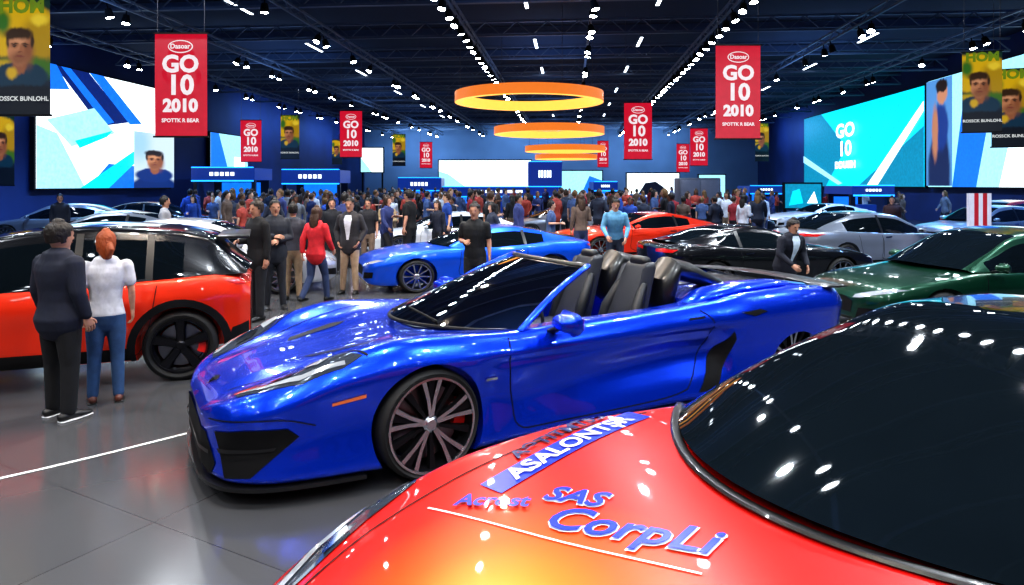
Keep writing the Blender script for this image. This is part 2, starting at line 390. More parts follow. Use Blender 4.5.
def car(kind,loc,ang,pm,label,sc=(1,1,1),rimm=None,style='ten',roofm=None,detail=1,name='car'):
    sp=SPEC[kind]
    if kind not in CACHE:
        R=sp['R']
        bod,bvh=shell(sp['body'],[(sp['xf'],R+.05,R),(sp['xr'],R+.05,R)],nx=90,yin=.60)
        gr=greenhouse(sp['green'],sp['hdr'],sp['rhdr'],sp['bp'],sp['aend'],sp['cend'],sp['bf'],sp['br'])
        parts=[]
        suv=kind=='suv'; dz=.22 if suv else 0
        for s in (1,-1):
            parts.append(('headlight',drape(bvh,[(.45,.56+dz),(.60,.58+dz),(.80,.655+dz),(.86,.70+dz),(.80,.71+dz),(.62,.655+dz),(.46,.60+dz)],'front',s,.006,.05,'headlight'),'lamp'))
            parts.append(('tail_light',drape(bvh,[(.30,.84+dz*.5),(.82,.86+dz*.5),(.86,.92+dz*.5),(.6,.93+dz*.5),(.3,.90+dz*.5)],'rear',s,.006,.05,'tail_light'),'tail'))
            parts.append(('air_intake',drape(bvh,[(.50,.30+dz*.5),(.78,.34+dz*.5),(.80,.46+dz*.5),(.55,.44+dz*.5)],'front',s,.005,.05,'air_intake'),'matte'))
            b0=sp['bp'][0]
            for q in ([(sp['aend']+.08,.88+dz*.6),(sp['aend']+.12,.6),(sp['aend']+.02,.30),(b0+.05,.27),(b0,.5),(b0-.03,.88+dz*.6)],[(b0-.03,.88+dz*.6),(b0,.27),(-.85,.28),(-1.0,.55),(-1.08,.88+dz*.6)]):
                if kind=='coupe' and q[0][0]<0: continue
                parts.append(('door_seam',seam(bvh,q,'side',s),'matte'))
            parts.append(('door_handle',drape(bvh,[(b0+.06,.80+dz*.6),(b0+.24,.81+dz*.6),(b0+.24,.835+dz*.6),(b0+.06,.83+dz*.6)],'side',s,.018,.05,'door_handle'),'chrome'))
            parts.append(('side_sill',drape(bvh,[(sp['xf']-R-.06,.19+dz*.3),(sp['xr']+R+.06,.19+dz*.3),(sp['xr']+R+.06,.25+dz*.6),(sp['xf']-R-.06,.25+dz*.6)],'side',s,.006,.08,'side_sill'),'matte'))
            if suv:
                for ax in (sp['xf'],sp['xr']):
                    an=[math.radians(a) for a in range(-15,196,10)]
                    pts=[(ax+(R+.13)*math.cos(a),R+(R+.13)*math.sin(a)) for a in an]+[(ax+(R+.052)*math.cos(a),R+(R+.052)*math.sin(a)) for a in an[::-1]]
                    parts.append(('wheel_arch_trim',drape(bvh,pts,'side',s,.014,.06,'wheel_arch_trim'),'matte'))
                parts.append(('rear_cladding',drape(bvh,[(-1.74,.30),(-1.96,.40),(-1.96,.56),(-1.80,.52),(-1.76,.40)],'side',s,.010,.05,'rear_cladding'),'matte'))
        parts.append(('grille',drape(bvh,[(-.42,.36+dz),(.42,.36+dz),(.46,.52+dz),(.30,.56+dz),(-.30,.56+dz),(-.46,.52+dz)],'front',1,.006,.05,'grille'),'matte'))
        parts.append(('bumper_trim',drape(bvh,[(-.7,.38),(.7,.38),(.6,.50),(-.6,.50)],'rear',1,.006,.06,'bumper_trim'),'matte'))
        CACHE[kind]=(bod,gr,parts)
    bod,gr,parts=CACHE[kind]
    root=empty(name,(loc[0],loc[1],0),(0,0,math.pi+ang),sc,label=label,category='car')
    ob('body',bod,root,[pm,M['matte']])
    for k,me in gr.items(): ob(k[0],me,root,(roofm or pm) if k[0]=='roof' else (M['black'] if k[0]=='pillar' else M['glass']))
    for nme,me,mk in parts: ob(nme,me,root,M[mk])
    wheels(root,sp['xf'],sp['xr'],sp['R'],.80 if kind!='coupe' else .82,.22,sp['rr'],style,rimm or M['alloy'],detail)
    for s in (1,-1): mirror_part(root,sp['aend']-.02,.88,1.0+(.12 if kind=='suv' else -.02),s,pm,.85)
    if kind=='suv':
        bm=bmesh.new(); box(bm,(-1.80,0,1.47),(.34,1.16,.035),0,.015,2); ob('roof_spoiler',bm2me(bm,'roof_spoiler'),root,M['black'])
    return root

# ------------------------------------------------------------ HERO convertible
def hero():
    a=math.radians(30)
    root=empty('sports_car',(.333,6.43,0),(0,0,math.pi+a),label='glossy blue open-top sports car with black interior on the show floor',category='car')
    st=[(3.02,.44,.20,.52,.52),(2.98,.60,.17,.575,.575),(2.88,.78,.15,.635,.64),(2.6,.94,.14,.745,.71),(2.2,1.01,.14,.895,.775),(1.75,1.05,.14,.965,.84),(1.4,1.045,.14,.95,.90),(.9,1.015,.14,.92,.93),(.3,1.0,.14,.93,.95),(-.6,1.0,.14,.95,.95),(-1.1,1.03,.14,.98,1.0),(-1.6,1.08,.14,1.03,1.04),(-2.2,1.10,.14,1.04,1.02),(-2.7,1.07,.18,1.01,.98),(-3.02,.97,.28,.97,.95),(-3.12,.82,.40,.90,.90)]
    XF,XR,R,R2=1.62,-2.22,.385,.365
    def mod(x,y,z):
        if 1.45<x<2.9 and z>.5:
            k=ss(x,1.45,1.7)*(1-ss(x,2.6,2.9)); e0=.62-.16*(x-1.5)
            return (y,z+.030*k*(1-ss(y,e0-.07,e0)))
        if y<.5: return (y,z)
        ins=0
        if -1.42<x<1.15:
            k=ss(-x,-1.1,.9)*(1-ss(-x,1.14,1.38)); ins+= .125*k*math.exp(-((z-(.50+.05*k))/.17)**2)
        if -1.6<x<1.3: ins+=.022*ss(.80,.76,.80)*math.exp(-((z-.74)/.035)**2)*ss(1.3-x,0,.3)*ss(x+1.6,0,.3)
        if .8<x<1.25: ins+=.03*math.exp(-((x-1.12)/.10)**2)*math.exp(-((z-.5)/.2)**2)
        return (y-ins,z)
    bod,bvh=shell(st,[(XF,R+.035,R+.005),(XR,.43,.20)],sec_sport,((-.12,0,1.25),(1.86,1.50,1.6)),nx=190,yin=.68,mod=mod)
    ob('body',bod,root,[M['blue'],M['matte']])
    wheels(root,XF,XR,R,.905,.27,.325,'twin',M['alloy'],2,M['redcal'],.06,R2,.88)
    f=pchip([s[0] for s in st],[s[1] for s in st])
    bm=bmesh.new(); xs=[2.06+.96*k/24 for k in range(25)]
    pl=[(x+.02,f(x)*.985+.01) for x in xs]+[(3.05,.25),(3.06,0)]; pl=pl+[(x,-y) for x,y in pl[-2::-1]]
    r=bmesh.ops.extrude_face_region(bm,geom=[bm.faces.new([bm.verts.new((x,y,.112)) for x,y in pl])])
    for v in [g for g in r['geom'] if isinstance(g,bmesh.types.BMVert)]: v.co.z=.136
    ob('front_splitter',bm2me(bm,'front_splitter',ang=30),root,M['black'])
    for s in (1,-1):
        bm=bmesh.new(); box(bm,(-.25,s*1.0,.125),(2.66,.10,.045),0,.015,2); ob('side_skirt',bm2me(bm,'side_skirt'),root,M['black'])
        ob('headlight',drape(bvh,[(2.84,.56),(2.66,.60),(2.40,.71),(2.16,.87),(2.08,.94),(2.22,.955),(2.48,.91),(2.70,.80),(2.83,.68)],'top',s,.004,.03,'headlight'),root,M['lampdark'])
        ob('light_strip',drape(bvh,[(2.83,.62),(2.68,.78),(2.48,.89),(2.2,.945),(2.2,.925),(2.46,.865),(2.65,.755),(2.79,.62)],'top',s,.009,.03,'light_strip'),root,M['lamp'])
        ob('lamp_projector',drape(bvh,[(2.66,.64),(2.52,.68),(2.46,.75),(2.52,.80),(2.62,.75)],'top',s,.012,.03,'lamp_projector'),root,M['chrome'])
        ob('lamp_projector',drape(bvh,[(2.42,.73),(2.30,.79),(2.28,.85),(2.36,.86),(2.43,.81)],'top',s,.012,.03,'lamp_projector'),root,M['lamp'])
        ob('headlight_seam',seam(bvh,[(2.86,.54),(2.66,.585),(2.40,.695),(2.14,.86),(2.05,.95)],'top',s,.012,.005),root,M['matte'])
        ob('air_intake',drape(bvh,[(-1.40,.47),(-1.15,.50),(-.93,.50),(-.88,.44),(-1.02,.30),(-1.12,.20),(-1.30,.19)],'corner',s,.006,.035,'air_intake'),root,M['matte'])
        ob('intake_blade',drape(bvh,[(-1.36,.37),(-.99,.385),(-1.0,.365),(-1.35,.34)],'corner',s,.02,.04,'intake_blade'),root,M['black'])
        ob('bumper_crease',seam(bvh,[(-1.48,.53),(-1.2,.555),(-.95,.56),(-.80,.50)],'corner',s,.008,.004),root,M['black'])
        ob('marker_light',drape(bvh,[(2.08,.67),(2.30,.635),(2.30,.615),(2.08,.645)],'side',s,.008,.04,'marker_light'),root,M['amber'])
        ob('door_seam',seam(bvh,[(.96,.90),(.98,.72),(.95,.45),(.90,.25),(.6,.22),(-.5,.22),(-.82,.26)],'side',s),root,M['matte'])
        ob('door_seam',seam(bvh,[(-.82,.26),(-1.0,.45),(-1.10,.62),(-1.12,.82),(-1.0,.93)],'side',s),root,M['matte'])
        ob('side_intake',drape(bvh,[(-.94,.22),(-1.08,.38),(-1.22,.58),(-1.36,.72),(-1.38,.64),(-1.30,.46),(-1.20,.30),(-1.14,.22)],'side',s,.006,.04,'side_intake'),root,M['matte'])
        ob('shoulder_vent',drape(bvh,[(-1.42,.885),(-1.66,.90),(-1.74,.875),(-1.58,.845)],'side',s,.006,.04,'shoulder_vent'),root,M['matte'])
        ob('door_handle',drape(bvh,[(-.85,.86),(-1.02,.865),(-1.02,.88),(-.85,.875)],'side',s,.006,.04,'door_handle'),root,M['matte'])
        ob('hood_vent',drape(bvh,[(2.32,.28),(1.90,.37),(1.80,.43),(1.92,.45),(2.28,.36)],'top',s,.004,.04,'hood_vent'),root,M['black'])
        ob('hood_seam',seam(bvh,[(2.86,.40),(2.5,.54),(2.1,.66),(1.7,.74),(1.30,.78)],'top',s,.008),root,M['matte'])
        ob('fender_badge',drape(bvh,[(1.08,.62),(1.18,.62),(1.18,.64),(1.08,.64)],'side',s,.007,.04,'fender_badge'),root,M['chrome'])
        ob('tail_light',drape(bvh,[(.35,.80),(.85,.84),(.90,.90),(.4,.88)],'rear',s,.006,.05,'tail_light'),root,M['tail'])
        mirror_part(root,.55,1.0,1.0,s,M['blue'],1.25)
        bm=bmesh.new(); tube(bm,[(-1.00,s*.42,.92),(-1.03,s*.42,1.12),(-1.13,s*.42,1.25),(-1.32,s*.42,1.20),(-1.65,s*.43,1.08),(-1.95,s*.44,1.0)],[(.18,.10),(.20,.13),(.18,.11),(.18,.10),(.15,.06),(.08,.02)],16,Vector((0,1,0)))
        ob('seat_fairing',bm2me(bm,'seat_fairing'),root,M['black'])
        bm=bmesh.new(); tube(bm,[(-1.0,s*.76,.95),(-1.2,s*.77,1.02),(-1.6,s*.78,1.06),(-2.1,s*.78,1.07),(-2.6,s*.76,1.02)],[(.10,.05),(.13,.07),(.14,.07),(.13,.05),(.10,.03)],14,Vector((0,1,0)))
        ob('rear_buttress',bm2me(bm,'rear_buttress'),root,M['blue'])
        seat=ob('seat',boxme('seat',(-.28,s*.40,.58),(.58,.50,.20),.06,3),root,M['leather'])
        bm=bmesh.new(); box(bm,(0,0,0),(.14,.48,.70),0,.05,4)
        for v in bm.verts:
            k=(v.co.z+.35)/.70; v.co.y*=1.0-.38*k*k; v.co.x-=.26*k+.05-(.05 if abs(v.co.y)>.15 and v.co.x>0 else 0)
        ob('backrest',bm2me(bm,'backrest'),seat,M['leather2'],(-.50,s*.40,.98))
        bm=bmesh.new(); box(bm,(-.79,s*.40,1.30),(.10,.24,.16),0,.045,3); ob('headrest',bm2me(bm,'headrest'),seat,M['leather'])
        for q in (.21,-.21):
            bmb=bmesh.new(); tube(bmb,[(-.47,s*.40+q,.66),(-.56,s*.40+q,.9),(-.68,s*.40+q*.8,1.12)],[.055,.06,.04],10); ob('side_bolster',bm2me(bmb,'side_bolster'),seat,M['leather'])
    ob('grille',drape(bvh,[(-.52,.44),(-.64,.26),(-.60,.18),(.60,.18),(.64,.26),(.52,.44),(.30,.46),(-.30,.46)],'front',1,.006,.035,'grille'),root,M['matte'])
    ob('grille_blade',drape(bvh,[(-.58,.31),(.58,.31),(.58,.335),(-.58,.335)],'front',1,.02,.04,'grille_blade'),root,M['black'])
    ob('emblem',drape(bvh,[(2.88,-.06),(2.95,0),(2.88,.06),(2.85,.02),(2.85,-.02)],'top',1,.006,.03,'emblem'),root,M['chrome'])
    ob('engine_cover',drape(bvh,[(-1.2,-.22),(-1.2,.22),(-2.3,.34),(-2.75,.62),(-2.98,.70),(-2.98,-.70),(-2.75,-.62),(-2.3,-.34)],'top',1,.008,.06,'engine_cover'),root,M['black'])
    ob('dashboard_top',drape(bvh,[(.82,-.80),(.82,.80),(.95,.80),(1.25,.55),(1.42,.25),(1.46,0),(1.42,-.25),(1.25,-.55),(.95,-.80)],'top',1,.008,.06,'dashboard_top'),root,M['dash'])
    bm=bmesh.new(); box(bm,(.68,0,.82),(.30,1.44,.26),0,.08,4); ob('dashboard',bm2me(bm,'dashboard'),root,M['dash'])
    bm=bmesh.new(); box(bm,(.10,0,.60),(1.3,.20,.22),0,.05,3); ob('centre_console',bm2me(bm,'centre_console'),root,M['leather'])
    bm=bmesh.new(); lathe(bm,[(.175+.016*math.cos(t),.016*math.sin(t)) for t in [2*math.pi*k/10 for k in range(10)]],32)
    for k in range(3):
        an=math.radians((0,180,270)[k]); bar(bm,(0,0,0),(.17*math.cos(an),0,.17*math.sin(an)),.03,.02,Vector((0,1,0)))
    ob('steering_wheel',bm2me(bm,'steering_wheel'),root,M['leather'],(.42,.40,.90),(0,-.4,math.pi/2))
    def wp(t,s):
        b=Vector((1.52-.70*t*t,.86*t,.955-.03*t*t)); h=Vector((.16-.16*t*t,.62*t,1.375-.025*t*t)); p=b.lerp(h,s); p.z+=.035*math.sin(math.pi*s); return p
    V=[];Fc=[]
    for i in range(17):
        for j in range(13): V.append(wp(-1+2*i/16,j/12))
    for i in range(16):
        for j in range(12): Fc.append((i*13+j,i*13+j+1,(i+1)*13+j+1,(i+1)*13+j))
    ob('windshield',mesh('windshield',V,Fc),root,M['clear'])
    for s in (1,-1):
        bm=bmesh.new(); tube(bm,[wp(s,k/8)+Vector((0,s*.015,0)) for k in range(-0,9)],[(.032,.026)]*9,10,Vector((0,1,0))); ob('windshield_pillar',bm2me(bm,'windshield_pillar'),root,M['blue'])
    bm=bmesh.new(); tube(bm,[wp(-1+2*k/12,1.0) for k in range(13)],[(.028,.022)]*13,10,Vector((1,0,0))); ob('windshield_header',bm2me(bm,'windshield_header'),root,M['black'])
    bm=bmesh.new(); tube(bm,[wp(-1+2*k/16,0.0)-Vector((0,0,.012)) for k in range(17)],[(.022,.016)]*17,8,Vector((1,0,0))); ob('cowl_trim',bm2me(bm,'cowl_trim'),root,M['matte'])
    for q in ((.5,.0),(-.25,-.75)):
        bm=bmesh.new(); tube(bm,[wp(q[0],.02)+Vector((0,0,.015)),wp(q[1],.10)+Vector((0,0,.02))],[.010,.007],6); ob('wiper',bm2me(bm,'wiper'),root,M['matte'])
    ob('rear_view_mirror',boxme('rear_view_mirror',(.22,0,1.29),(.03,.24,.06),.012,2),root,M['black'])
    bm=bmesh.new(); tube(bm,[(-2.95+.10*abs(t)**2,t*1.02,1.045-.03*t*t) for t in [-1+2*k/12 for k in range(13)]],[(.15,.016)]*13,8,Vector((1,0,0)))
    ob('rear_spoiler',bm2me(bm,'rear_spoiler'),root,M['black'])
hero()

# ------------------------------------------------------------ NEAR racing-livery car
def near():
    a=math.atan2(.375,.927)
    root=empty('racing_livery_car',(1.589,2.60,0),(0,0,math.pi+a),label='red-orange sports car with blue racing lettering and dark glass',category='car')
    st=[(2.52,.42,.30,.56,.58),(2.45,.62,.24,.60,.64),(2.25,.83,.18,.68,.74),(1.95,.93,.16,.80,.85),(1.5,.98,.16,.93,.94),(1.0,.985,.16,.99,1.01),(.6,.97,.16,1.0,1.035),(0,.97,.16,1.0,1.03),(-1.2,1.0,.16,1.02,1.03),(-1.8,.99,.16,1.0,1.03),(-2.3,.88,.22,.93,.96),(-2.42,.7,.3,.85,.88)]
    bod,bvh=shell(st,[(1.5,.39,.345),(-1.4,.39,.345)],sec_gen,nx=150,yin=.65)
    ob('body',bod,root,[M['graded'],M['matte']])
    XB=.52; BF=.40
    gr=greenhouse([(XB,.83,1.0,.82,1.03),(.15,.88,.99,.78,1.19),(-.3,.9,.98,.74,1.35),(-.78,.9,.98,.70,1.465),(-1.2,.88,.98,.67,1.475),(-1.7,.82,1.0,.62,1.33),(-2.15,.7,1.0,.6,1.03)],-.78,-1.3,[-.75],.30,-1.3,BF,.2,.035)
    for k,me in gr.items(): ob(k[0],me,root,M['blackp'] if k[0] in('roof','pillar') else M['glass'])
    wheels(root,1.5,-1.4,.345,.86,.25,.27,'five',M['darkalloy'],2)
    for s in (1,-1):
        ob('headlight',drape(bvh,[(2.36,.52),(2.22,.60),(2.0,.74),(1.78,.86),(1.76,.91),(1.95,.895),(2.18,.80),(2.34,.66)],'top',s,.004,.03,'headlight'),root,M['lampdark'])
        ob('light_strip',drape(bvh,[(2.36,.60),(2.19,.77),(1.97,.87),(1.80,.895),(1.80,.88),(1.97,.85),(2.17,.74),(2.31,.60)],'top',s,.009,.03,'light_strip'),root,M['lamp'])
        ob('lamp_projector',drape(bvh,[(2.16,.66),(2.06,.72),(2.06,.78),(2.16,.74)],'top',s,.012,.03,'lamp_projector'),root,M['chrome'])
        ob('door_seam',seam(bvh,[(.55,.95),(.58,.6),(.5,.25),(-.6,.22),(-.85,.5),(-.9,.95)],'side',s),root,M['matte'])
        ob('hood_seam',seam(bvh,[(2.30,.50),(2.0,.64),(1.5,.77),(1.0,.83),(.70,.86)],'top',s,.008),root,M['matte'])
        ob('air_intake',drape(bvh,[(.35,.26),(.75,.3),(.72,.46),(.4,.44)],'front',s,.006,.04,'air_intake'),root,M['matte'])
    ob('grille',drape(bvh,[(-.3,.26),(.3,.26),(.34,.46),(-.34,.46)],'front',1,.006,.04,'grille'),root,M['matte'])
    bm=bmesh.new(); tube(bm,[(XB+.01+BF*(1-t*t),.84*t,1.028) for t in [-1+2*k/24 for k in range(25)]],[(.022,.012)]*25,8,Vector((1,0,0))); ob('cowl_trim',bm2me(bm,'cowl_trim'),root,M['black'])
    dec=mat('blue_decal',C(14,50,200),.3,coat=1.); wh=mat('white_decal',C(235,235,240),.35,coat=1.); bk=mat('navy_decal',C(16,26,90),.3,coat=1.)
    B1=Vector((-.94,-.33)).normalized(); Q1=Vector((.33,-.94)).normalized(); c1=Vector((1.16,-.70))
    def quad(c,b,q,hw,hh): return [tuple(c+b*x+q*y) for x,y in((-hw,-hh),(hw,-hh),(hw,hh),(-hw,hh))]
    ob('livery_band',drape(bvh,quad(c1,B1,Q1,.44,.062),'top',1,.004,.04,'livery_band'),root,dec)
    ob('lettering',drapetext(bvh,'ASALONTSR',.125,c1-Q1*.006,B1,.010,.003,0,1.0),root,wh)
    c2=c1+Q1*.115+B1*.04; ob('lettering',drapetext(bvh,'AƏTITMTSƎ',.10,c2,B1,.008,.003),root,bk)
    B2=Vector((-.62,.785)); c3=Vector((1.32,-.03))
    ob('lettering_outline',drapetext(bvh,'CorpLi',.175,c3,B2,.005,.007,.25,1.1),root,wh)
    ob('lettering',drapetext(bvh,'CorpLi',.175,c3,B2,.010,.003,.25,1.1),root,dec)
    c4=Vector((1.36,-.30))
    ob('lettering_outline',drapetext(bvh,'SAS',.125,c4,B2,.005,.006,.25,1.1),root,wh)
    ob('lettering',drapetext(bvh,'SAS',.125,c4,B2,.010,.003,.25,1.1),root,dec)
    c5=Vector((1.60,-.46))
    ob('lettering',drapetext(bvh,'Acrost',.10,c5,(-.74,.67),.010,.003),root,dec)
    ob('livery_pinstripe',seam(bvh,[(1.80,-.60),(1.70,-.42),(1.50,-.08),(1.26,.27)],'top',1,.008,.004),root,wh)
near()

# ------------------------------------------------------------ other cars
D2=math.radians
cars=[]
def addcar(kind,px,D,adeg,pm,label,**k):
    X=(px-512)*D/FP; r=car(kind,(X,D),D2(adeg),M[pm],label,**k); cars.append((X,D)); return r
car('suv',(-5.0,7.55),D2(20),M['orange'],'bright orange compact crossover with black roof and black wheels',rimm=M['darkalloy'],style='five',roofm=M['blackp'],detail=2); cars.append((-5,7.55))
car('coupe',(-.75,14.3),D2(20),M['mblue'],'bright blue muscle coupe parked beyond the open-top car',sc=(1,1,.90)); cars.append((-.75,14.3))
addcar('sedan',445,20.8,14,'white','white sedan on the show floor among visitors',sc=(1,1,.86))
addcar('coupe',636,19.5,18,'orange','orange-red coupe with dark glass',sc=(1.05,1,.95))
addcar('sedan',712,28,185,'blackp','black sedan parked beside the orange coupe',sc=(1,1,.9))
addcar('coupe',752,13.8,192,'blackp','glossy black sports coupe near the suited visitor',sc=(.95,1,.93))
addcar('sedan',868,17.5,195,'silver','silver sedan with alloy wheels',sc=(1,1,.96))
car('sedan',(6.85,9.85),D2(8),M['green'],'dark green sedan with chrome details',sc=(1,1,1.0)); cars.append((6.85,9.85))
addcar('sedan',985,23,15,'silver','silver sedan parked near the big screen',sc=(1,1,.95))
addcar('suv',1003,27,12,'redp','red crossover near the big screen',sc=(1,1,.9))
addcar('coupe',820,31,10,'white','white coupe parked beyond the silver sedan',sc=(1,1,.9))
addcar('sedan',208,13.3,195,'grey','pearl white sedan half hidden by standing visitors',sc=(1,1,.98))
addcar('coupe',105,18.8,12,'silver','silver coupe near the orange crossover',sc=(1,1,1))
addcar('sedan',62,25,10,'silver','pale silver sedan near the big stand screens',sc=(1,1,.95))
addcar('sedan',160,28,190,'blackp','black sedan on the far side of the aisle',sc=(1,1,.95))
addcar('sedan',560,27,12,'silver','silver sedan deep in the crowd',sc=(1,1,.85))

# ------------------------------------------------------------ people
POSES={
 'stand':dict(arm=[((.225,-.02,1.17),(.235,.05,.93))]*2,legs=[((.10,.01,.50),(.11,-.01,.09)),((.10,.02,.50),(.115,.03,.09))],lean=0),
 'folded':dict(arm=[((.25,.0,1.18),(.04,.20,1.20)),((.25,.0,1.17),(.0,.23,1.14))],legs=[((.11,.01,.50),(.13,-.01,.09)),((.10,.03,.50),(.12,.05,.09))],lean=0),
 'phone':dict(arm=[((.23,-.02,1.18),(.09,.27,1.20)),((.22,-.02,1.17),(.235,.03,.93))],legs=[((.10,.01,.50),(.12,-.02,.09)),((.10,.03,.50),(.11,.04,.09))],lean=.05),
 'walk':dict(arm=[((.23,.06,1.18),(.22,.22,1.0)),((.23,-.10,1.18),(.23,-.10,.93))],legs=[((.09,.16,.52),(.09,.22,.10)),((.09,-.04,.49),(.09,-.30,.15))],lean=.06),
 'pocket':dict(arm=[((.28,-.06,1.18),(.20,.06,.97)),((.27,-.05,1.18),(.20,.08,.98))],legs=[((.11,.02,.50),(.14,.0,.09)),((.10,.02,.50),(.12,.02,.09))],lean=0),
 'reach':dict(arm=[((.25,.10,1.20),(.17,.34,1.10)),((.25,.06,1.19),(.19,.28,1.04))],legs=[((.10,.02,.50),(.11,-.05,.09)),((.10,.06,.50),(.11,.08,.09))],lean=.34)}
def bend(p,lean,w=1):
    p=Vector(p); c=Vector((0,0,1.0)); return c+Matrix.Rotation(-lean*w,3,'X')@(p-c)
def remesh(bm,vs,name,it=3):
    me=bm2me(bm,name,False); o=bpy.data.objects.new('t',me); COL.objects.link(o)
    md=o.modifiers.new('r','REMESH'); md.mode='VOXEL'; md.voxel_size=vs; md.use_smooth_shade=True
    m2=o.modifiers.new('s','SMOOTH'); m2.iterations=it; m2.factor=.5
    r=evalmesh(o,name); bpy.data.objects.remove(o); r.materials.clear(); r.name=name; finish(r,True,180); return r
def torso(bm,L,g=0,z0=.86,z1=1.53,fem=False,flare=0):
    T=[(.84,.145,.10,-.0),(.92,.165,.115,-.01),(1.0,.158,.11,0),(1.08,.142,.103,0),(1.18,.150,.105,.0),(1.28,.172,.118,.0),(1.37,.188,.115,-.005),(1.43,.185,.095,-.01),(1.465,.13,.078,-.015),(1.50,.075,.062,-.01),(1.535,.055,.055,0)]
    P=[];Rd=[]
    for z,a,b,y in T:
        if z<z0-1e-6 or z>z1+1e-6: continue
        if fem: a*=.90; 
        if fem and z<1.0: a*=1.08
        fl=flare*ss(1.05-z,0,.2)
        P.append(bend((0,y,z),L,ss(z,.92,1.2))); Rd.append((a+g+fl,b+g+fl))
    tube(bm,P,Rd,20)
def armpts(ps,i,L):
    s=1 if i==0 else -1; e,w_=ps['arm'][i]
    return [bend((s*x,y,z),L) for x,y,z in ((.175,-.01,1.43),e,w_)]
def hand(bm,W,d,m):
    d=d.normalized(); m=(m-d*m.dot(d)).normalized(); s=d.cross(m)
    tube(bm,[W-d*.02,W+d*.03,W+d*.075],[(.024,.022),(.038,.016),(.040,.014)],10,s)
    for k,(o,l) in enumerate(((.030,.068),(.010,.078),(-.010,.072),(-.029,.056))):
        b=W+d*.078+s*o; p1=b+d*l*.45+m*.006; p2=b+d*l*.8+m*l*.35; p3=b+d*l*.85+m*l*.62
        tube(bm,[b,p1,p2,p3],[.0095,.009,.008,.007],6,s)
    b=W+d*.03+s*.032; tube(bm,[b,b+d*.03+s*.022+m*.01,b+d*.055+s*.026+m*.022],[.012,.010,.008],6,m)
HEAD=[(1.548,.030,.030,.055),(1.565,.050,.055,.036),(1.60,.064,.082,.016),(1.645,.073,.094,.006),(1.69,.077,.100,.0),(1.73,.073,.095,-.004),(1.76,.058,.076,-.006),(1.78,.03,.042,-.006)]
PM={}
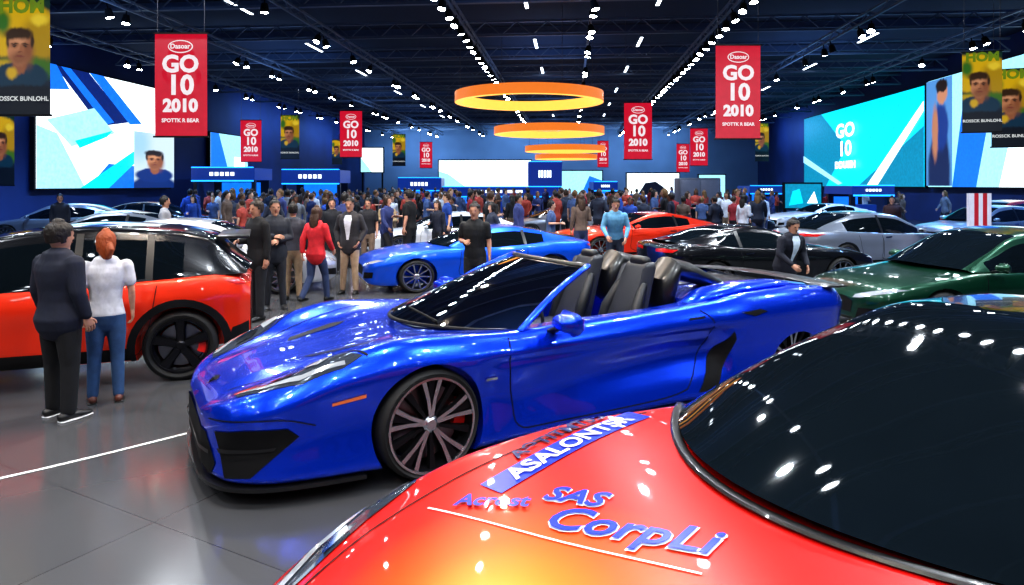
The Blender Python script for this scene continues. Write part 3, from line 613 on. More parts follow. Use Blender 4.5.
def person_meshes(pose,sleeve,hair,fem,coat):
    key=(pose,sleeve,hair,fem,coat)
    if key in PM: return PM[key]
    ps=POSES[pose]; L=ps['lean']; g=.92 if fem else 1
    kb=('b',pose,fem)
    if kb not in PM:
        bm=bmesh.new(); torso(bm,L,0,fem=fem)
        tube(bm,[bend((0,-.015,1.46),L),bend((0,.0,1.60),L)],[.056*g,.052*g],12)
        tube(bm,[bend((0,y,z),L*.8) if L else (0,y,z) for z,a,b,y in HEAD],[(a,b) for z,a,b,y in HEAD],18)
        hb=lambda p: bend(p,L*.8)
        tube(bm,[hb((0,.094,1.668)),hb((0,.112,1.640)),hb((0,.106,1.630))],[.009,.014,.012],8)
        for s in (1,-1):
            tube(bm,[hb((s*.077,-.005,1.675)),hb((s*.080,.0,1.635))],[(.008,.02),(.007,.012)],8)
            tube(bm,[hb((s*.05,.072,1.69)),hb((s*.015,.09,1.69))],[.012,.012],8)
        for i in (0,1):
            p=armpts(ps,i,L); tube(bm,[p[0],p[0].lerp(p[1],.4),p[1]],[.052*g,.046*g,.036*g],12); tube(bm,[p[1],p[1].lerp(p[2],.3),p[2]],[.037*g,.037*g,.024*g],12)
            s=1 if i==0 else -1; k,a=ps['legs'][i]
            tube(bm,[(s*.085,0,.90),(s*.095,k[1]*.5,.72),(s*k[0],k[1],k[2])],[.085,.072,.050],12)
            kk=Vector((s*k[0],k[1],k[2])); aa=Vector((s*a[0],a[1],a[2])); tube(bm,[kk,kk.lerp(aa,.3)+Vector((0,-.015,0)),aa],[.052,.050,.034],12)
        body=remesh(bm,.011,'person')
        bm=bmesh.new(); bm.from_mesh(body)
        for i in (0,1):
            p=armpts(ps,i,L); s=1 if i==0 else -1
            hand(bm,p[2],p[2]-p[1],Vector((-s,.25 if pose in('stand','walk','pocket') else 0,-.8 if pose in('folded','phone','reach') else 0)))
        body2=bm2me(bm,'person',True,180); bpy.data.meshes.remove(body)
        bm=bmesh.new(); torso(bm,L,.014,z0=.84,z1=1.04,fem=fem)
        for i in (0,1):
            s=1 if i==0 else -1; k,a=ps['legs'][i]; kk=Vector((s*k[0],k[1],k[2])); aa=Vector((s*a[0],a[1],a[2]))
            tube(bm,[(s*.080,0,.90),(s*.092,k[1]*.5,.72),kk],[(.100,.105),(.088,.092),(.066,.072)],14)
            tube(bm,[kk,kk.lerp(aa,.5),aa.lerp(kk,-.02)],[(.066,.072),(.060,.066),(.052,.060)],14,cap=True)
        tro=remesh(bm,.013,'trousers')
        shs=[]
        for i in (0,1):
            bm=bmesh.new()
            s=1 if i==0 else -1; a=Vector((s*ps['legs'][i][1][0],ps['legs'][i][1][1],ps['legs'][i][1][2]))
            tube(bm,[a+Vector((0,-.055,-.045)),a+Vector((0,.0,-.040)),a+Vector((s*.01,.09,-.052)),a+Vector((s*.012,.165,-.062))],[(.036,.040),(.040,.044),(.046,.032),(.036,.022)],12,mi=0)
            tube(bm,[a+Vector((0,-.07,-.083)),a+Vector((s*.01,.05,-.083)),a+Vector((s*.012,.18,-.083))],[(.038,.008),(.048,.008),(.036,.008)],12,mi=1)
            shs.append(bm2me(bm,'shoe'))
        PM[kb]=(body2,tro,shs)
    body2,tro,sh=PM[kb]
    kt=('t',pose,fem,sleeve,coat)
    if kt not in PM:
        gg=.030 if coat else .016
        bm=bmesh.new(); torso(bm,L,gg,z0=.84 if coat else .92,z1=1.47,fem=fem,flare=.015 if coat else 0)
        for i in (0,1):
            p=armpts(ps,i,L); q=.016 if coat else .009
            if sleeve=='long': tube(bm,[p[0],p[0].lerp(p[1],.4),p[1]],[.060+q,.052+q,.044+q],12); tube(bm,[p[1],p[1].lerp(p[2],.9)],[.044+q,.030+q],12)
            else: tube(bm,[p[0],p[0].lerp(p[1],.35),p[0].lerp(p[1],.66)],[.062+q,.058+q,.055+q],12)
        if coat: tube(bm,[bend((0,-.02,1.47),L),bend((0,-.015,1.52),L)],[(.085,.08),(.075,.07)],14)
        PM[kt]=remesh(bm,.013,'jacket' if coat else 'shirt')
    top=PM[kt]
    kh=('h',pose,hair)
    if kh not in PM:
        bm=bmesh.new(); o=.013 if hair!='long' else .02
        tube(bm,[(0,y-.008,z+(.012 if z>1.7 else 0)) for z,a,b,y in HEAD[1:]],[(a+o,b+o) for z,a,b,y in HEAD[1:]],24)
        bmesh.ops.subdivide_edges(bm,edges=bm.edges[:],cuts=2,use_grid_fill=True)
        def keep(c):
            if c.z>1.735: return True
            if hair in('long','bob'): return c.y<.035 or (abs(c.x)>.07 and c.z>1.6 and c.y<.06)
            return c.z>1.60 and c.y<(.00 if c.z<1.66 else .035)+.045*(c.z>1.70)
        bmesh.ops.delete(bm,geom=[v for v in bm.verts if not keep(v.co)],context='VERTS')
        if hair=='long':
            tube(bm,[(0,-.05,1.72),(0,-.085,1.60),(0,-.10,1.48),(0,-.105,1.40)],[(.075,.05),(.095,.055),(.095,.045),(.06,.03)],16)
        if hair=='bob':
            tube(bm,[(0,-.03,1.74),(0,-.04,1.67),(0,-.055,1.60),(.01,-.075,1.53)],[(.078,.080),(.090,.085),(.080,.07),(.045,.035)],18)
            tube(bm,[(.03,-.10,1.66),(.035,-.135,1.61),(.02,-.125,1.54)],[.035,.04,.022],10)
        for v in bm.verts: v.co=bend(v.co,L*.8)
        PM[kh]=bm2me(bm,'hair')
        el=[]
        for s in (1,-1):
            bm=bmesh.new(); bmesh.ops.create_uvsphere(bm,u_segments=8,v_segments=6,radius=.011,matrix=Matrix.Translation(bend((s*.031,.088,1.672),L*.8))@Matrix.Diagonal((1.3,.6,.7,1)))
            el.append(bm2me(bm,'eye'))
        PM[('eye',pose)]=el
        bm=bmesh.new(); bmesh.ops.create_uvsphere(bm,u_segments=8,v_segments=6,radius=.02,matrix=Matrix.Translation(bend((0,.091,1.603),L*.8))@Matrix.Diagonal((1.1,.5,.3,1))); PM[('mouth',pose)]=bm2me(bm,'mouth')
    r=(body2,top,tro,sh,PM[kh],PM[('eye',pose)],PM[('mouth',pose)]); PM[key]=r; return r
MC={}
def cm(n,rgb,rough=.8):
    k=(n,rgb)
    if k not in MC: MC[k]=mat(n,C(*rgb),rough,var=.15,scale=14,bump=.32 if n=='fabric' else (.5 if n=='hair' else 0),bscale=5 if n=='fabric' else 22)
    return MC[k]
def person(loc,face,pose='stand',sleeve='long',hair='short',fem=False,coat=False,top=(20,25,40),tro=(15,16,20),shoe=(20,20,22),sole=(30,30,30),hairc=(25,18,14),skin=(190,140,115),h=1.78,label='',near=True,shirt=None,group=None,wide=1.0):
    body,tp,tr_,sh,hr,ey,mo=person_meshes(pose,sleeve,hair,fem,coat)
    s=h/1.79
    r=ob('person',body,None,cm('skin',skin,.55),(loc[0],loc[1],0),(0,0,face-math.pi/2),(s*wide,s*wide,s),label=label,category='person')
    if group: r['group']=group
    ob('jacket' if coat else 'shirt',tp,r,cm('fabric',top)); ob('trousers',tr_,r,cm('fabric',tro)); ob('hair',hr,r,cm('hair',hairc,.6))
    for q in sh: ob('shoe',q,r,[cm('shoe',shoe,.5),cm('shoe',sole,.6)])
    if near:
        for q in ey: ob('eye',q,r,cm('eye',(15,12,12),.2))
        ob('mouth',mo,r,cm('lips',(130,60,55),.5))
        if shirt:
            k=('v',pose,sleeve,fem,coat)
            if k not in PM:
                bv=BVHTree.FromPolygons([v.co.copy() for v in tp.vertices],[tuple(p.vertices) for p in tp.polygons])
                bm=bmesh.new(); bm.faces.new([bm.verts.new((a,b,0)) for a,b in((-.055,1.47),(-.075,1.40),(-.02,1.02),(.02,1.02),(.075,1.40),(.055,1.47))])
                PM[k]=drape_bm(bm,bv,(Vector((0,1,0)),Vector((1,0,0)),Vector((0,0,1)),Vector((0,-1,0))),.006,.03,'shirt_front')
            ob('shirt_front',PM[k],r,cm('fabric',shirt))
    return r
def pp(px,D): return ((px-512)*D/FP,D)
R_=math.radians
person(pp(60,6.0),R_(70),'stand',coat=True,top=(16,22,42),tro=(13,14,19),sole=(220,220,225),h=1.72,wide=1.14,label='person in navy jacket and black trousers looking at orange car')
person(pp(106,6.45),R_(120),'stand','short','bob',True,False,top=(195,195,202),tro=(45,75,115),shoe=(90,50,40),hairc=(150,70,28),h=1.61,wide=1.04,label='red-haired person in white top and blue jeans beside orange car')
person(pp(258,10.4),R_(-125),'phone',coat=True,top=(18,18,22),tro=(24,26,32),h=1.81,hairc=(40,28,20),label='person in black jacket and dark trousers holding hands together')
person(pp(275,11.3),R_(-60),'folded',coat=True,top=(35,38,48),tro=(30,32,40),h=1.80,label='person in dark grey jacket standing with folded arms')
person(pp(293,12.2),R_(100),'stand',top=(60,62,72),tro=(150,130,105),h=1.72,label='person in grey top and beige trousers seen from behind')
person(pp(316,11.9),R_(70),'walk','long','long',True,True,top=(205,40,50),tro=(45,60,95),h=1.66,hairc=(70,45,30),label='person in red jacket and jeans walking')
person(pp(350,12.9),R_(-95),'pocket',coat=True,top=(48,46,50),tro=(165,140,115),h=1.80,shirt=(220,222,230),label='person in dark blazer, white shirt and beige trousers')
person(pp(332,15.8),R_(-80),'stand',coat=False,top=(20,22,30),tro=(25,25,30),h=1.74,label='person in plain black top and black trousers')
person(pp(368,16.5),R_(-90),'stand','short',top=(30,30,36),tro=(120,100,85),h=1.72,label='person in black short-sleeved top and brown trousers')
person(pp(410,16.7),R_(165),'phone','short',top=(14,15,18),tro=(20,20,24),h=1.92,wide=1.14,label='person in black T-shirt beside the blue coupe')
person(pp(475,10.9),R_(-100),'phone','short',top=(18,20,24),tro=(25,25,30),h=1.76,wide=1.05,label='person in black polo shirt looking down at the open-top car')
person(pp(615,14.4),R_(-95),'reach','long',top=(95,150,185),tro=(30,40,60),h=1.80,wide=1.05,shirt=None,label='person in light blue shirt leaning forward beside the orange coupe')
person(pp(785,10.6),R_(-70),'reach','long',coat=True,top=(18,22,38),tro=(18,20,28),h=1.55,wide=1.12,shirt=(205,220,235),label='person in dark suit and white shirt bending forward beside black coupe')
person(pp(165,15.6),R_(20),'stand',top=(150,150,155),tro=(40,40,50),h=1.78,label='person in light grey shirt beside the silver coupe')
person(pp(387,18.2),R_(-90),'folded',top=(170,150,120),tro=(50,50,60),h=1.70,label='person in sand-coloured shirt with folded arms')
person(pp(892,21.0),R_(-120),'stand',coat=True,top=(60,35,40),tro=(30,30,40),h=1.70,label='person in maroon jacket beside the silver sedan')
person(pp(60,21.0),R_(-60),'stand',coat=True,top=(30,35,50),tro=(30,30,40),h=1.76,label='person in navy coat near the big screen')
tops=[(28,34,52),(45,52,70),(70,92,135),(35,75,160),(205,210,220),(140,36,46),(20,20,26),(110,115,125),(50,62,115),(170,68,55),(95,78,68),(30,44,88)]
names=['black','dark grey','denim blue','royal blue','white','dark red','black','grey','indigo','rust red','brown','navy']
placed=[(o.location.x,o.location.y) for o in bpy.data.objects if o.get('category')=='person']
tv=[('stand','long','short',False,True),('folded','long','short',False,False),('phone','short','short',False,False),('walk','long','long',True,True),('pocket','long','short',False,True),('phone','long','long',True,False)]
BO=[]
def block(px,D,w,d): x=(px-512)*D/FP; BO.append((x-w/2-.4,x+w/2+.4,D-.7,D+d+.5))
BOOTHS=[(225,40,58,168,180,'dark booth with blue lit fascia and counter'),(312,46,54,170,183,'second dark booth with blue edge lighting'),(500,54,112,187,196,'wide blue booth in front of white screen'),(545,58.5,30,162,186,'tall deep blue booth tower'),(605,50,20,182,190,'narrow blue kiosk in the crowd'),(870,33,36,186,194,'small black booth with glowing edge'),(420,60,40,178,190,'blue booth near the far wall'),(765,55,30,186,193,'small blue booth by the far corner')]
for b_ in BOOTHS: block(b_[0],b_[1],b_[2]*b_[1]/FP,2.9)
block(697,34,2,1.2)
n=0; tries=0
while n<250 and tries<16000:
    tries+=1
    D=random.choice([random.uniform(16.5,26),random.uniform(20,36),random.uniform(26,58)])
    px=random.uniform(190,770) if random.random()<.82 else random.uniform(-10,1034)
    X,_=pp(px,D)
    v=D*.9964+X*.0847; u=X*.9964-D*.0847
    if u<-21 or u>18 or v>64: continue
    if px<190 and D<24: continue
    if px>780 and D<30 and random.random()<.6: continue
    if D<20 and not (330<px<600): continue
    if any(abs(X-a)<3.0 and abs(D-b)<2.1 for a,b in cars): continue
    if any((X-a)**2+(D-b)**2<.42 for a,b in placed): continue
    if any(a<X<b and c<D<d for a,b,c,d in BO): continue
    if 180<px<335 and D>36 : continue
    placed.append((X,D)); i=random.randrange(len(tops)); t=random.choice(tv)
    person((X,D),random.uniform(0,6.28),t[0],t[1],t[2],t[3],t[4],top=tops[i],tro=random.choice([(26,28,38),(45,56,90),(36,36,42),(120,104,88)]),hairc=random.choice([(20,15,12),(60,40,25),(110,80,45),(30,25,22)]),skin=random.choice([(210,160,135),(180,130,105),(130,88,66),(222,178,152)]),h=random.uniform(1.6,1.9),near=False,group='visitors in the crowd',
       label='visitor in %s %s standing in the crowd'%(names[i],'jacket' if t[4] else 'top'))
    n+=1

# ------------------------------------------------------------ hall shell
def quadme(name,pts): return mesh(name,pts,[(0,1,2,3)],False)
fl=bpy.data.materials.new('polished_floor_tiles'); fl.use_nodes=True; nt=fl.node_tree; b=nt.nodes['Principled BSDF']
tc=nt.nodes.new('ShaderNodeTexCoord'); br=nt.nodes.new('ShaderNodeTexBrick'); br.offset=0; br.inputs['Scale'].default_value=1; br.inputs['Brick Width'].default_value=1.3; br.inputs['Row Height'].default_value=1.3; br.inputs['Mortar Size'].default_value=.005; br.inputs['Mortar Smooth'].default_value=.3
br.inputs['Color1'].default_value=(.062,.063,.068,1); br.inputs['Color2'].default_value=(.070,.071,.076,1); br.inputs['Mortar'].default_value=(.035,.035,.040,1)
mp=nt.nodes.new('ShaderNodeMapping'); mp.inputs['Rotation'].default_value=(0,0,.5); nt.links.new(tc.outputs['Object'],mp.inputs[0]); nt.links.new(mp.outputs[0],br.inputs['Vector'])
nz=nt.nodes.new('ShaderNodeTexNoise'); nz.inputs['Scale'].default_value=1.2; mr=nt.nodes.new('ShaderNodeMapRange'); mr.inputs[3].default_value=.10; mr.inputs[4].default_value=.26
nt.links.new(tc.outputs['Object'],nz.inputs['Vector']); nt.links.new(nz.outputs['Fac'],mr.inputs[0]); nt.links.new(mr.outputs[0],b.inputs['Roughness']); nt.links.new(br.outputs['Color'],b.inputs['Base Color'])
U0,U1,V0,V1,ZC=-23,20,-12,75,8.9
ob('floor',quadme('floor',[hall(U0,V0),hall(U1,V0),hall(U1,V1),hall(U0,V1)]),None,fl,kind='structure')
ob('ceiling',quadme('ceiling',[hall(U0,V0,ZC),hall(U0,V1,ZC),hall(U1,V1,ZC),hall(U1,V0,ZC)]),None,mat('dark_ceiling',(.012,.024,.055),.9),kind='structure')
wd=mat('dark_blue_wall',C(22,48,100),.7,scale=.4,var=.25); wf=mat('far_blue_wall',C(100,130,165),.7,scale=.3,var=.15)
ob('wall_left',quadme('wall_left',[hall(U0,V0),hall(U0,V1),hall(U0,V1,ZC),hall(U0,V0,ZC)]),None,wd,kind='structure')
ob('wall_right',quadme('wall_right',[hall(U1,V0),hall(U1,V1),hall(U1,V1,ZC),hall(U1,V0,ZC)]),None,wd,kind='structure')
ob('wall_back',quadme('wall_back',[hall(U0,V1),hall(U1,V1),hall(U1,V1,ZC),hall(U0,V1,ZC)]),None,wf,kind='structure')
ob('wall_front',quadme('wall_front',[hall(U0,V0),hall(U1,V0),hall(U1,V0,ZC),hall(U0,V0,ZC)]),None,wd,kind='structure')
P=catmull([(-6.2,3.3,0),(-4.0,4.45,0),(-2.66,5.65,0),(-1.9,6.6,0),(-1.5,7.6,0)],8); V=[];Fc=[]
for i,p in enumerate(P):
    t=Vector(P[min(i+1,len(P)-1)])-Vector(P[max(i-1,0)]); t.normalize(); q=Vector((-t.y,t.x,0))*.018; V+=[Vector(p)+q+Vector((0,0,.004)),Vector(p)-q+Vector((0,0,.004))]
for i in range(len(P)-1): Fc.append((2*i,2*i+2,2*i+3,2*i+1))
ob('trim_1',mesh('trim_1',V,Fc,False),None,mat('white_floor_line',(.8,.8,.8),.4),kind='structure')
steel=mat('painted_steel_truss',(.09,.125,.19),.5,.2)
def truss(a,b,h=.55,step=1.2,w=.09,d_=.04):
    bm=bmesh.new(); L=(b-a).length; d=(b-a)/L
    bar(bm,a,b,w,w); bar(bm,a+Vector((0,0,h)),b+Vector((0,0,h)),w,w)
    n=int(L/step)
    for i in range(n):
        p=a+d*(i*L/n); q=a+d*((i+.5)*L/n)+Vector((0,0,h)); r=a+d*((i+1)*L/n); bar(bm,p,q,d_); bar(bm,q,r,d_)
    return bm2me(bm,'ceiling_truss',False)
for v in range(2,74,5):
    ob('ceiling_truss',truss(hall(U0+.6,v,8.0),hall(U1-.6,v,8.0)),None,steel,label='dark painted steel lattice truss under the ceiling',category='truss',group='ceiling trusses')
RAILS=(-19,-14,-9,-3.7,.7,5.1,10,15)
for u in RAILS:
    ob('lighting_rail',truss(hall(u,V0+.2,7.62),hall(u,V1-.2,7.62),.28,1.5,.07,.03),None,steel,label='dark steel rail carrying spotlights along the hall',category='rail',group='lighting rails')
rb=mat('roof_beam_paint',(.05,.08,.15),.6)
for v in range(0,74,5):
    bm=bmesh.new(); bar(bm,hall(U0+.1,v-.6,8.72),hall(U1-.1,v-.6,8.72),.18,.28); ob('roof_beam',bm2me(bm,'roof_beam',False),None,rb,label='dark blue steel roof beam across the hall',category='beam',group='roof beams')
bm=bmesh.new(); lathe(bm,[(.001,.16),(.09,.14),(.12,.0),(.13,-.14),(.115,-.14),(.10,-.10),(.001,-.10)],16)
bmesh.ops.rotate(bm,verts=bm.verts,matrix=Matrix.Rotation(math.pi/2,3,'X'))
bar(bm,(0,0,.1),(0,0,.30),.03); lampme=bm2me(bm,'spotlight')
bm=bmesh.new(); bmesh.ops.create_circle(bm,cap_ends=True,segments=16,radius=.115,matrix=Matrix.Translation((0,0,-.135))); lensme=bm2me(bm,'lens',False)
lens=mat('lamp_lens_glow',(.85,.93,1),.3,emit=60,var=.01)
lm=[]
for u in (-3.7,5.1):
    v=-9
    while v<72: lm.append((u,v)); v+=(1.1 if v<40 else 1.8)
for u in (-19,-14,-9,.7,10,15):
    for v in range(-9,72,4):
        q=v+random.uniform(-1,1); lm.append((u,q)); 
        if random.random()<.6: lm.append((u,q+.8))
for u,v in lm:
    tx,ty=(random.uniform(-.45,.1),random.uniform(-.35,.35)) if v>10 else (random.uniform(-.3,.3),random.uniform(-.3,.3))
    o=ob('spotlight',lampme,None,M['matte'],hall(u,v,7.28),(tx,ty,0),label='black ceiling spotlight with glowing white lens',category='spotlight',group='ceiling spotlights')
    ob('lens',lensme,o,lens)
tubem=mat('added_bar_glow',(.8,.9,1),.4,emit=7,var=.01)  # glowing bars added to give streak highlights on the cars
for u in (-11.5,-1.5,3.0,12.5):
    for v in (22,29,36,44,52,60):
        a,b2=hall(u,v,8.25),hall(u,v+1.9,8.25)
        bm=bmesh.new(); bar(bm,a+Vector((0,0,.03)),b2+Vector((0,0,.03)),.16,.06); bar(bm,a.lerp(b2,.5)+Vector((0,0,.05)),a.lerp(b2,.5)+Vector((0,0,.6)),.03)
        o=ob('added_light_bar',bm2me(bm,'added_light_bar',False),None,steel,label='added slim light bar for streak highlights',category='ceiling light',group='added light bars')
        bm=bmesh.new(); bar(bm,a-Vector((0,0,.008)),b2-Vector((0,0,.008)),.11,.012); ob('bar_glow_face',bm2me(bm,'bar_glow_face',False),o,tubem)

# ------------------------------------------------------------ banners
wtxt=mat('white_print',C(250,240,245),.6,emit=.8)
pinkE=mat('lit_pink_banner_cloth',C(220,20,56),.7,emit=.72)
wire=mat('steel_wire',(.1,.1,.12),.4,.8)
TX={}
def tmesh(s,size,bold):
    k=(s,size,bold)
    if k not in TX: TX[k]=textme(s,size,bold)
    return TX[k]
def cloth(w,h,n=8):
    V=[];Fc=[]
    for i in range(n+1):
        for j in range(n+1):
            x=-w/2+w*i/n; z=-h/2+h*j/n; V.append((x,.012*math.sin(x*5+z*1.5)*(1-j/n),z))
    for i in range(n):
        for j in range(n): Fc.append((i*(n+1)+j,(i+1)*(n+1)+j,(i+1)*(n+1)+j+1,i*(n+1)+j+1))
    return mesh('banner',V,Fc)
def hangers(r,w,h,z):
    for zz in (h/2,-h/2):
        bm=bmesh.new(); bar(bm,(-w/2-.03,0,zz),(w/2+.03,0,zz),.035); ob('banner_rod',bm2me(bm,'banner_rod',False),r,M['black'])
    for s in (-1,1):
        bm=bmesh.new(); bar(bm,(s*w*.45,0,h/2),(s*w*.45,0,8.85-z),.012); ob('suspension_wire',bm2me(bm,'suspension_wire',False),r,wire)
def banner(px,py,D,w,h,rot=0):
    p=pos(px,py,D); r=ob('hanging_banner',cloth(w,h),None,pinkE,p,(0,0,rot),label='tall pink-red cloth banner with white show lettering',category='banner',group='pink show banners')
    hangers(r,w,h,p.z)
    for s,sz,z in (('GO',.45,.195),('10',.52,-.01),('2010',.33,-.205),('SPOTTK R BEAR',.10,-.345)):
        ob('lettering',tmesh(s,sz*w,.018*w if sz>.2 else .004),r,wtxt,(0,-.03,z*h),(math.pi/2,0,0))
    bm=bmesh.new(); bmesh.ops.create_circle(bm,cap_ends=True,segments=32,radius=.5); bm.verts.ensure_lookup_table()
    for v in bm.verts: v.co=Vector((v.co.x*w*.48,-.022,v.co.y*w*.25+h*.37))
    ob('oval_badge',bm2me(bm,'oval_badge',False),r,wtxt)
    bm=bmesh.new(); bmesh.ops.create_circle(bm,cap_ends=True,segments=32,radius=.5)
    for v in bm.verts: v.co=Vector((v.co.x*w*.44,-.030,v.co.y*w*.21+h*.37))
    ob('badge_face',bm2me(bm,'badge_face',False),r,pinkE)
    ob('lettering',tmesh('Dasoar',.13*w,.004),r,wtxt,(0,-.04,h*.37),(math.pi/2,0,0))
for a in ((181,85,14,1.07,2.12),(738,92,16,1.05,2.2),(351,134,33,1.07,2.25),(251,141,36,1.1,2.2),(638,131,27,1.1,2.25),(699,147,43,1.1,2.35),(683,158,58,1.1,2.4),(426,155,58,1.05,2.2),(603,154,62,1.0,2.4),(165,152,44,.9,1.6)): banner(*a)
def flat(polys,name):
    V=[];Fc=[];mi=[]
    for k,(pts,m) in enumerate(polys):
        b0=len(V); V+=[(x,-.004*k-.002,z) for x,z in pts]; Fc.append(tuple(range(b0,b0+len(pts)))); mi.append(m)
    me=mesh(name,V,Fc,False)
    for p,m in zip(me.polygons,mi): p.material_index=m
    return me
E=lambda n,rgb,e=.9: mat('print_'+n,C(*rgb),.6,emit=e,var=.12)
pgreen=E('green',(120,150,30),.6); pwhite=E('white',(235,240,240),.7)
def picture(name,base,layers,emit,wob=.02):
    m=bpy.data.materials.new(name); m.use_nodes=True; nt=m.node_tree; b=nt.nodes['Principled BSDF']; N=nt.nodes.new; Lk=nt.links.new
    tc=N('ShaderNodeTexCoord'); nz=N('ShaderNodeTexNoise'); nz.inputs['Scale'].default_value=9; Lk(tc.outputs['Generated'],nz.inputs['Vector'])
    sb=N('ShaderNodeVectorMath'); sb.operation='SUBTRACT'; sb.inputs[1].default_value=(.5,.5,.5); Lk(nz.outputs['Color'],sb.inputs[0])
    sc=N('ShaderNodeVectorMath'); sc.operation='SCALE'; sc.inputs['Scale'].default_value=wob*2; Lk(sb.outputs[0],sc.inputs[0])
    ad=N('ShaderNodeVectorMath'); ad.operation='ADD'; Lk(tc.outputs['Generated'],ad.inputs[0]); Lk(sc.outputs[0],ad.inputs[1])
    prev=None
    for (x,z,rx,rz,col,sf) in layers:
        s1=N('ShaderNodeVectorMath'); s1.operation='SUBTRACT'; s1.inputs[1].default_value=(x,0,z); Lk(ad.outputs[0],s1.inputs[0])
        s2=N('ShaderNodeVectorMath'); s2.operation='MULTIPLY'; s2.inputs[1].default_value=(1/rx,0,1/rz); Lk(s1.outputs[0],s2.inputs[0])
        ln=N('ShaderNodeVectorMath'); ln.operation='LENGTH'; Lk(s2.outputs[0],ln.inputs[0])
        mr=N('ShaderNodeMapRange'); mr.interpolation_type='SMOOTHSTEP'; mr.inputs[1].default_value=1-sf; mr.inputs[2].default_value=1+sf; mr.inputs[3].default_value=1; mr.inputs[4].default_value=0; Lk(ln.outputs['Value'],mr.inputs[0])
        mx=N('ShaderNodeMixRGB'); Lk(mr.outputs[0],mx.inputs[0]); mx.inputs[2].default_value=(*C(*col),1)
        if prev is None: mx.inputs[1].default_value=(*C(*base),1)
        else: Lk(prev.outputs[0],mx.inputs[1])
        prev=mx
    Lk(prev.outputs[0],b.inputs['Emission Color']); b.inputs['Emission Strength'].default_value=emit; b.inputs['Base Color'].default_value=(.01,.01,.01,1)
    return m
def face(cx,cz,r,hairc=(52,34,20),shirt=(30,80,100),k=1.0):
    # soft portrait: r is the half width of the face, k the vertical stretch for the picture format
    a=r; L=[(cx,cz-a*.98*k,a*2.1,a*.48*k,shirt,.12),(cx,cz-a*.62*k,a*.5,a*.28*k,(160,100,68),.25),(cx,cz,a*.92,a*.60*k,(206,142,102),.16),(cx+a*.6,cz-.02*k,a*.42,a*.5*k,(150,92,60),.75),(cx-.05*a,cz-a*.36*k,a*.66,a*.24*k,(152,98,68),.6),
     (cx-.1*a,cz+a*.46*k,a*1.02,a*.24*k,hairc,.25),(cx-a*.90,cz+a*.22*k,a*.14,a*.22*k,hairc,.5),(cx+a*.90,cz+a*.22*k,a*.14,a*.22*k,hairc,.5),(cx-a*.1,cz+a*.20*k,a*.6,a*.12*k,(220,158,118),.7)]
    for s in (-1,1):
        L+=[(cx+s*a*.38,cz+a*.085*k,a*.27,a*.085*k,(140,88,60),.8),(cx+s*a*.38,cz+a*.125*k,a*.24,a*.022*k,(60,38,26),.7),(cx+s*a*.38,cz+a*.06*k,a*.13,a*.026*k,(50,34,28),.7)]
    return L+[(cx+a*.10,cz-a*.05*k,a*.10,a*.12*k,(170,108,74),.8),(cx,cz-a*.15*k,a*.16,a*.026*k,(128,74,50),.8),(cx,cz-a*.29*k,a*.28,a*.035*k,(132,66,54),.6)]
postm=picture('portrait_poster_print',(14,34,56),[(.5,.95,.9,.06,(20,60,50),.5),(.30,.74,.85,.24,(228,186,20),.10),(.85,.66,.40,.20,(186,150,18),.3),(.12,.80,.14,.10,(60,120,40),.5),(.80,.82,.16,.05,(245,215,60),.5),(.5,.40,.75,.10,(70,120,36),.3),(.1,.42,.3,.06,(200,170,30),.4),(.5,.10,.9,.12,(8,20,34),.2)]+face(.44,.58,.25,(64,42,24),(16,58,84))+[(.3,.36,.10,.05,(220,180,40),.4),(.5,.13,.95,.13,(8,20,36),.15)],.62)
def poster(px,py,D,w,h,rot=0,txt=True):
    p=pos(px,py,D); r=ob('hanging_poster',cloth(w,h),None,postm,p,(0,0,rot),label='tall dark blue poster with yellow panel and smiling face',category='poster',group='portrait posters')
    hangers(r,w,h,p.z)
    if txt:
        ob('lettering',tmesh('HOM',.36*w,.016),r,pgreen,(0,-.03,h*.43),(math.pi/2,0,0)); ob('lettering',tmesh('ROSSCK BUNLOHL',.115*w,.003),r,pwhite,(0,-.03,-h*.36),(math.pi/2,0,0))
poster(23,57,12,.95,2.05); poster(982,92,17,.85,2.0,-.35); poster(1013,108,18,.95,2.05,-.4); poster(290,137,36,.98,2.3); poster(399,150,52,.98,2.4); poster(762,142,50,1.0,2.8); poster(337,152,56,.8,2.0,0,False); poster(2,150,25,.9,2.6,0,False)

# ------------------------------------------------------------ ring lights
ringm=mat('warm_ring_glow',C(255,180,75),.4,emit=1.6,var=.02); ringo=mat('orange_ring_face',C(240,130,45),.4,emit=.9,var=.02)
for (px,py,D,w) in ((529,98,28,148),(549,131,37.5,110),(565,149,50,80),(566,157,62,62)):
    p=pos(px,py,D); R=w*D/FP/2; hgt=.40; bm=bmesh.new()
    n=72; rings=[]
    for (r_,z_,mi) in ((R,hgt/2,0),(R,-hgt/2,0),(R-.30,-hgt/2,0),(R-.30,hgt/2,0)): rings.append([bm.verts.new((r_*math.cos(2*math.pi*k/n),r_*math.sin(2*math.pi*k/n),z_)) for k in range(n)])
    for i in range(4):
        for k in range(n): bm.faces.new((rings[i][k],rings[i][(k+1)%n],rings[(i+1)%4][(k+1)%n],rings[(i+1)%4][k])).material_index=(1,0,0,1)[i]
    r=ob('ring_chandelier',bm2me(bm,'ring_chandelier',ang=30),None,[ringm,ringo],p,label='large glowing orange ring light hung on wires',category='chandelier',group='ring lights')
    for k in range(4):
        bm=bmesh.new(); a=k*math.pi/2+.4; bar(bm,(R*.98*math.cos(a),R*.98*math.sin(a),hgt/2),(R*.98*math.cos(a),R*.98*math.sin(a),8.85-p.z),.02); ob('suspension_wire',bm2me(bm,'suspension_wire',False),r,wire)

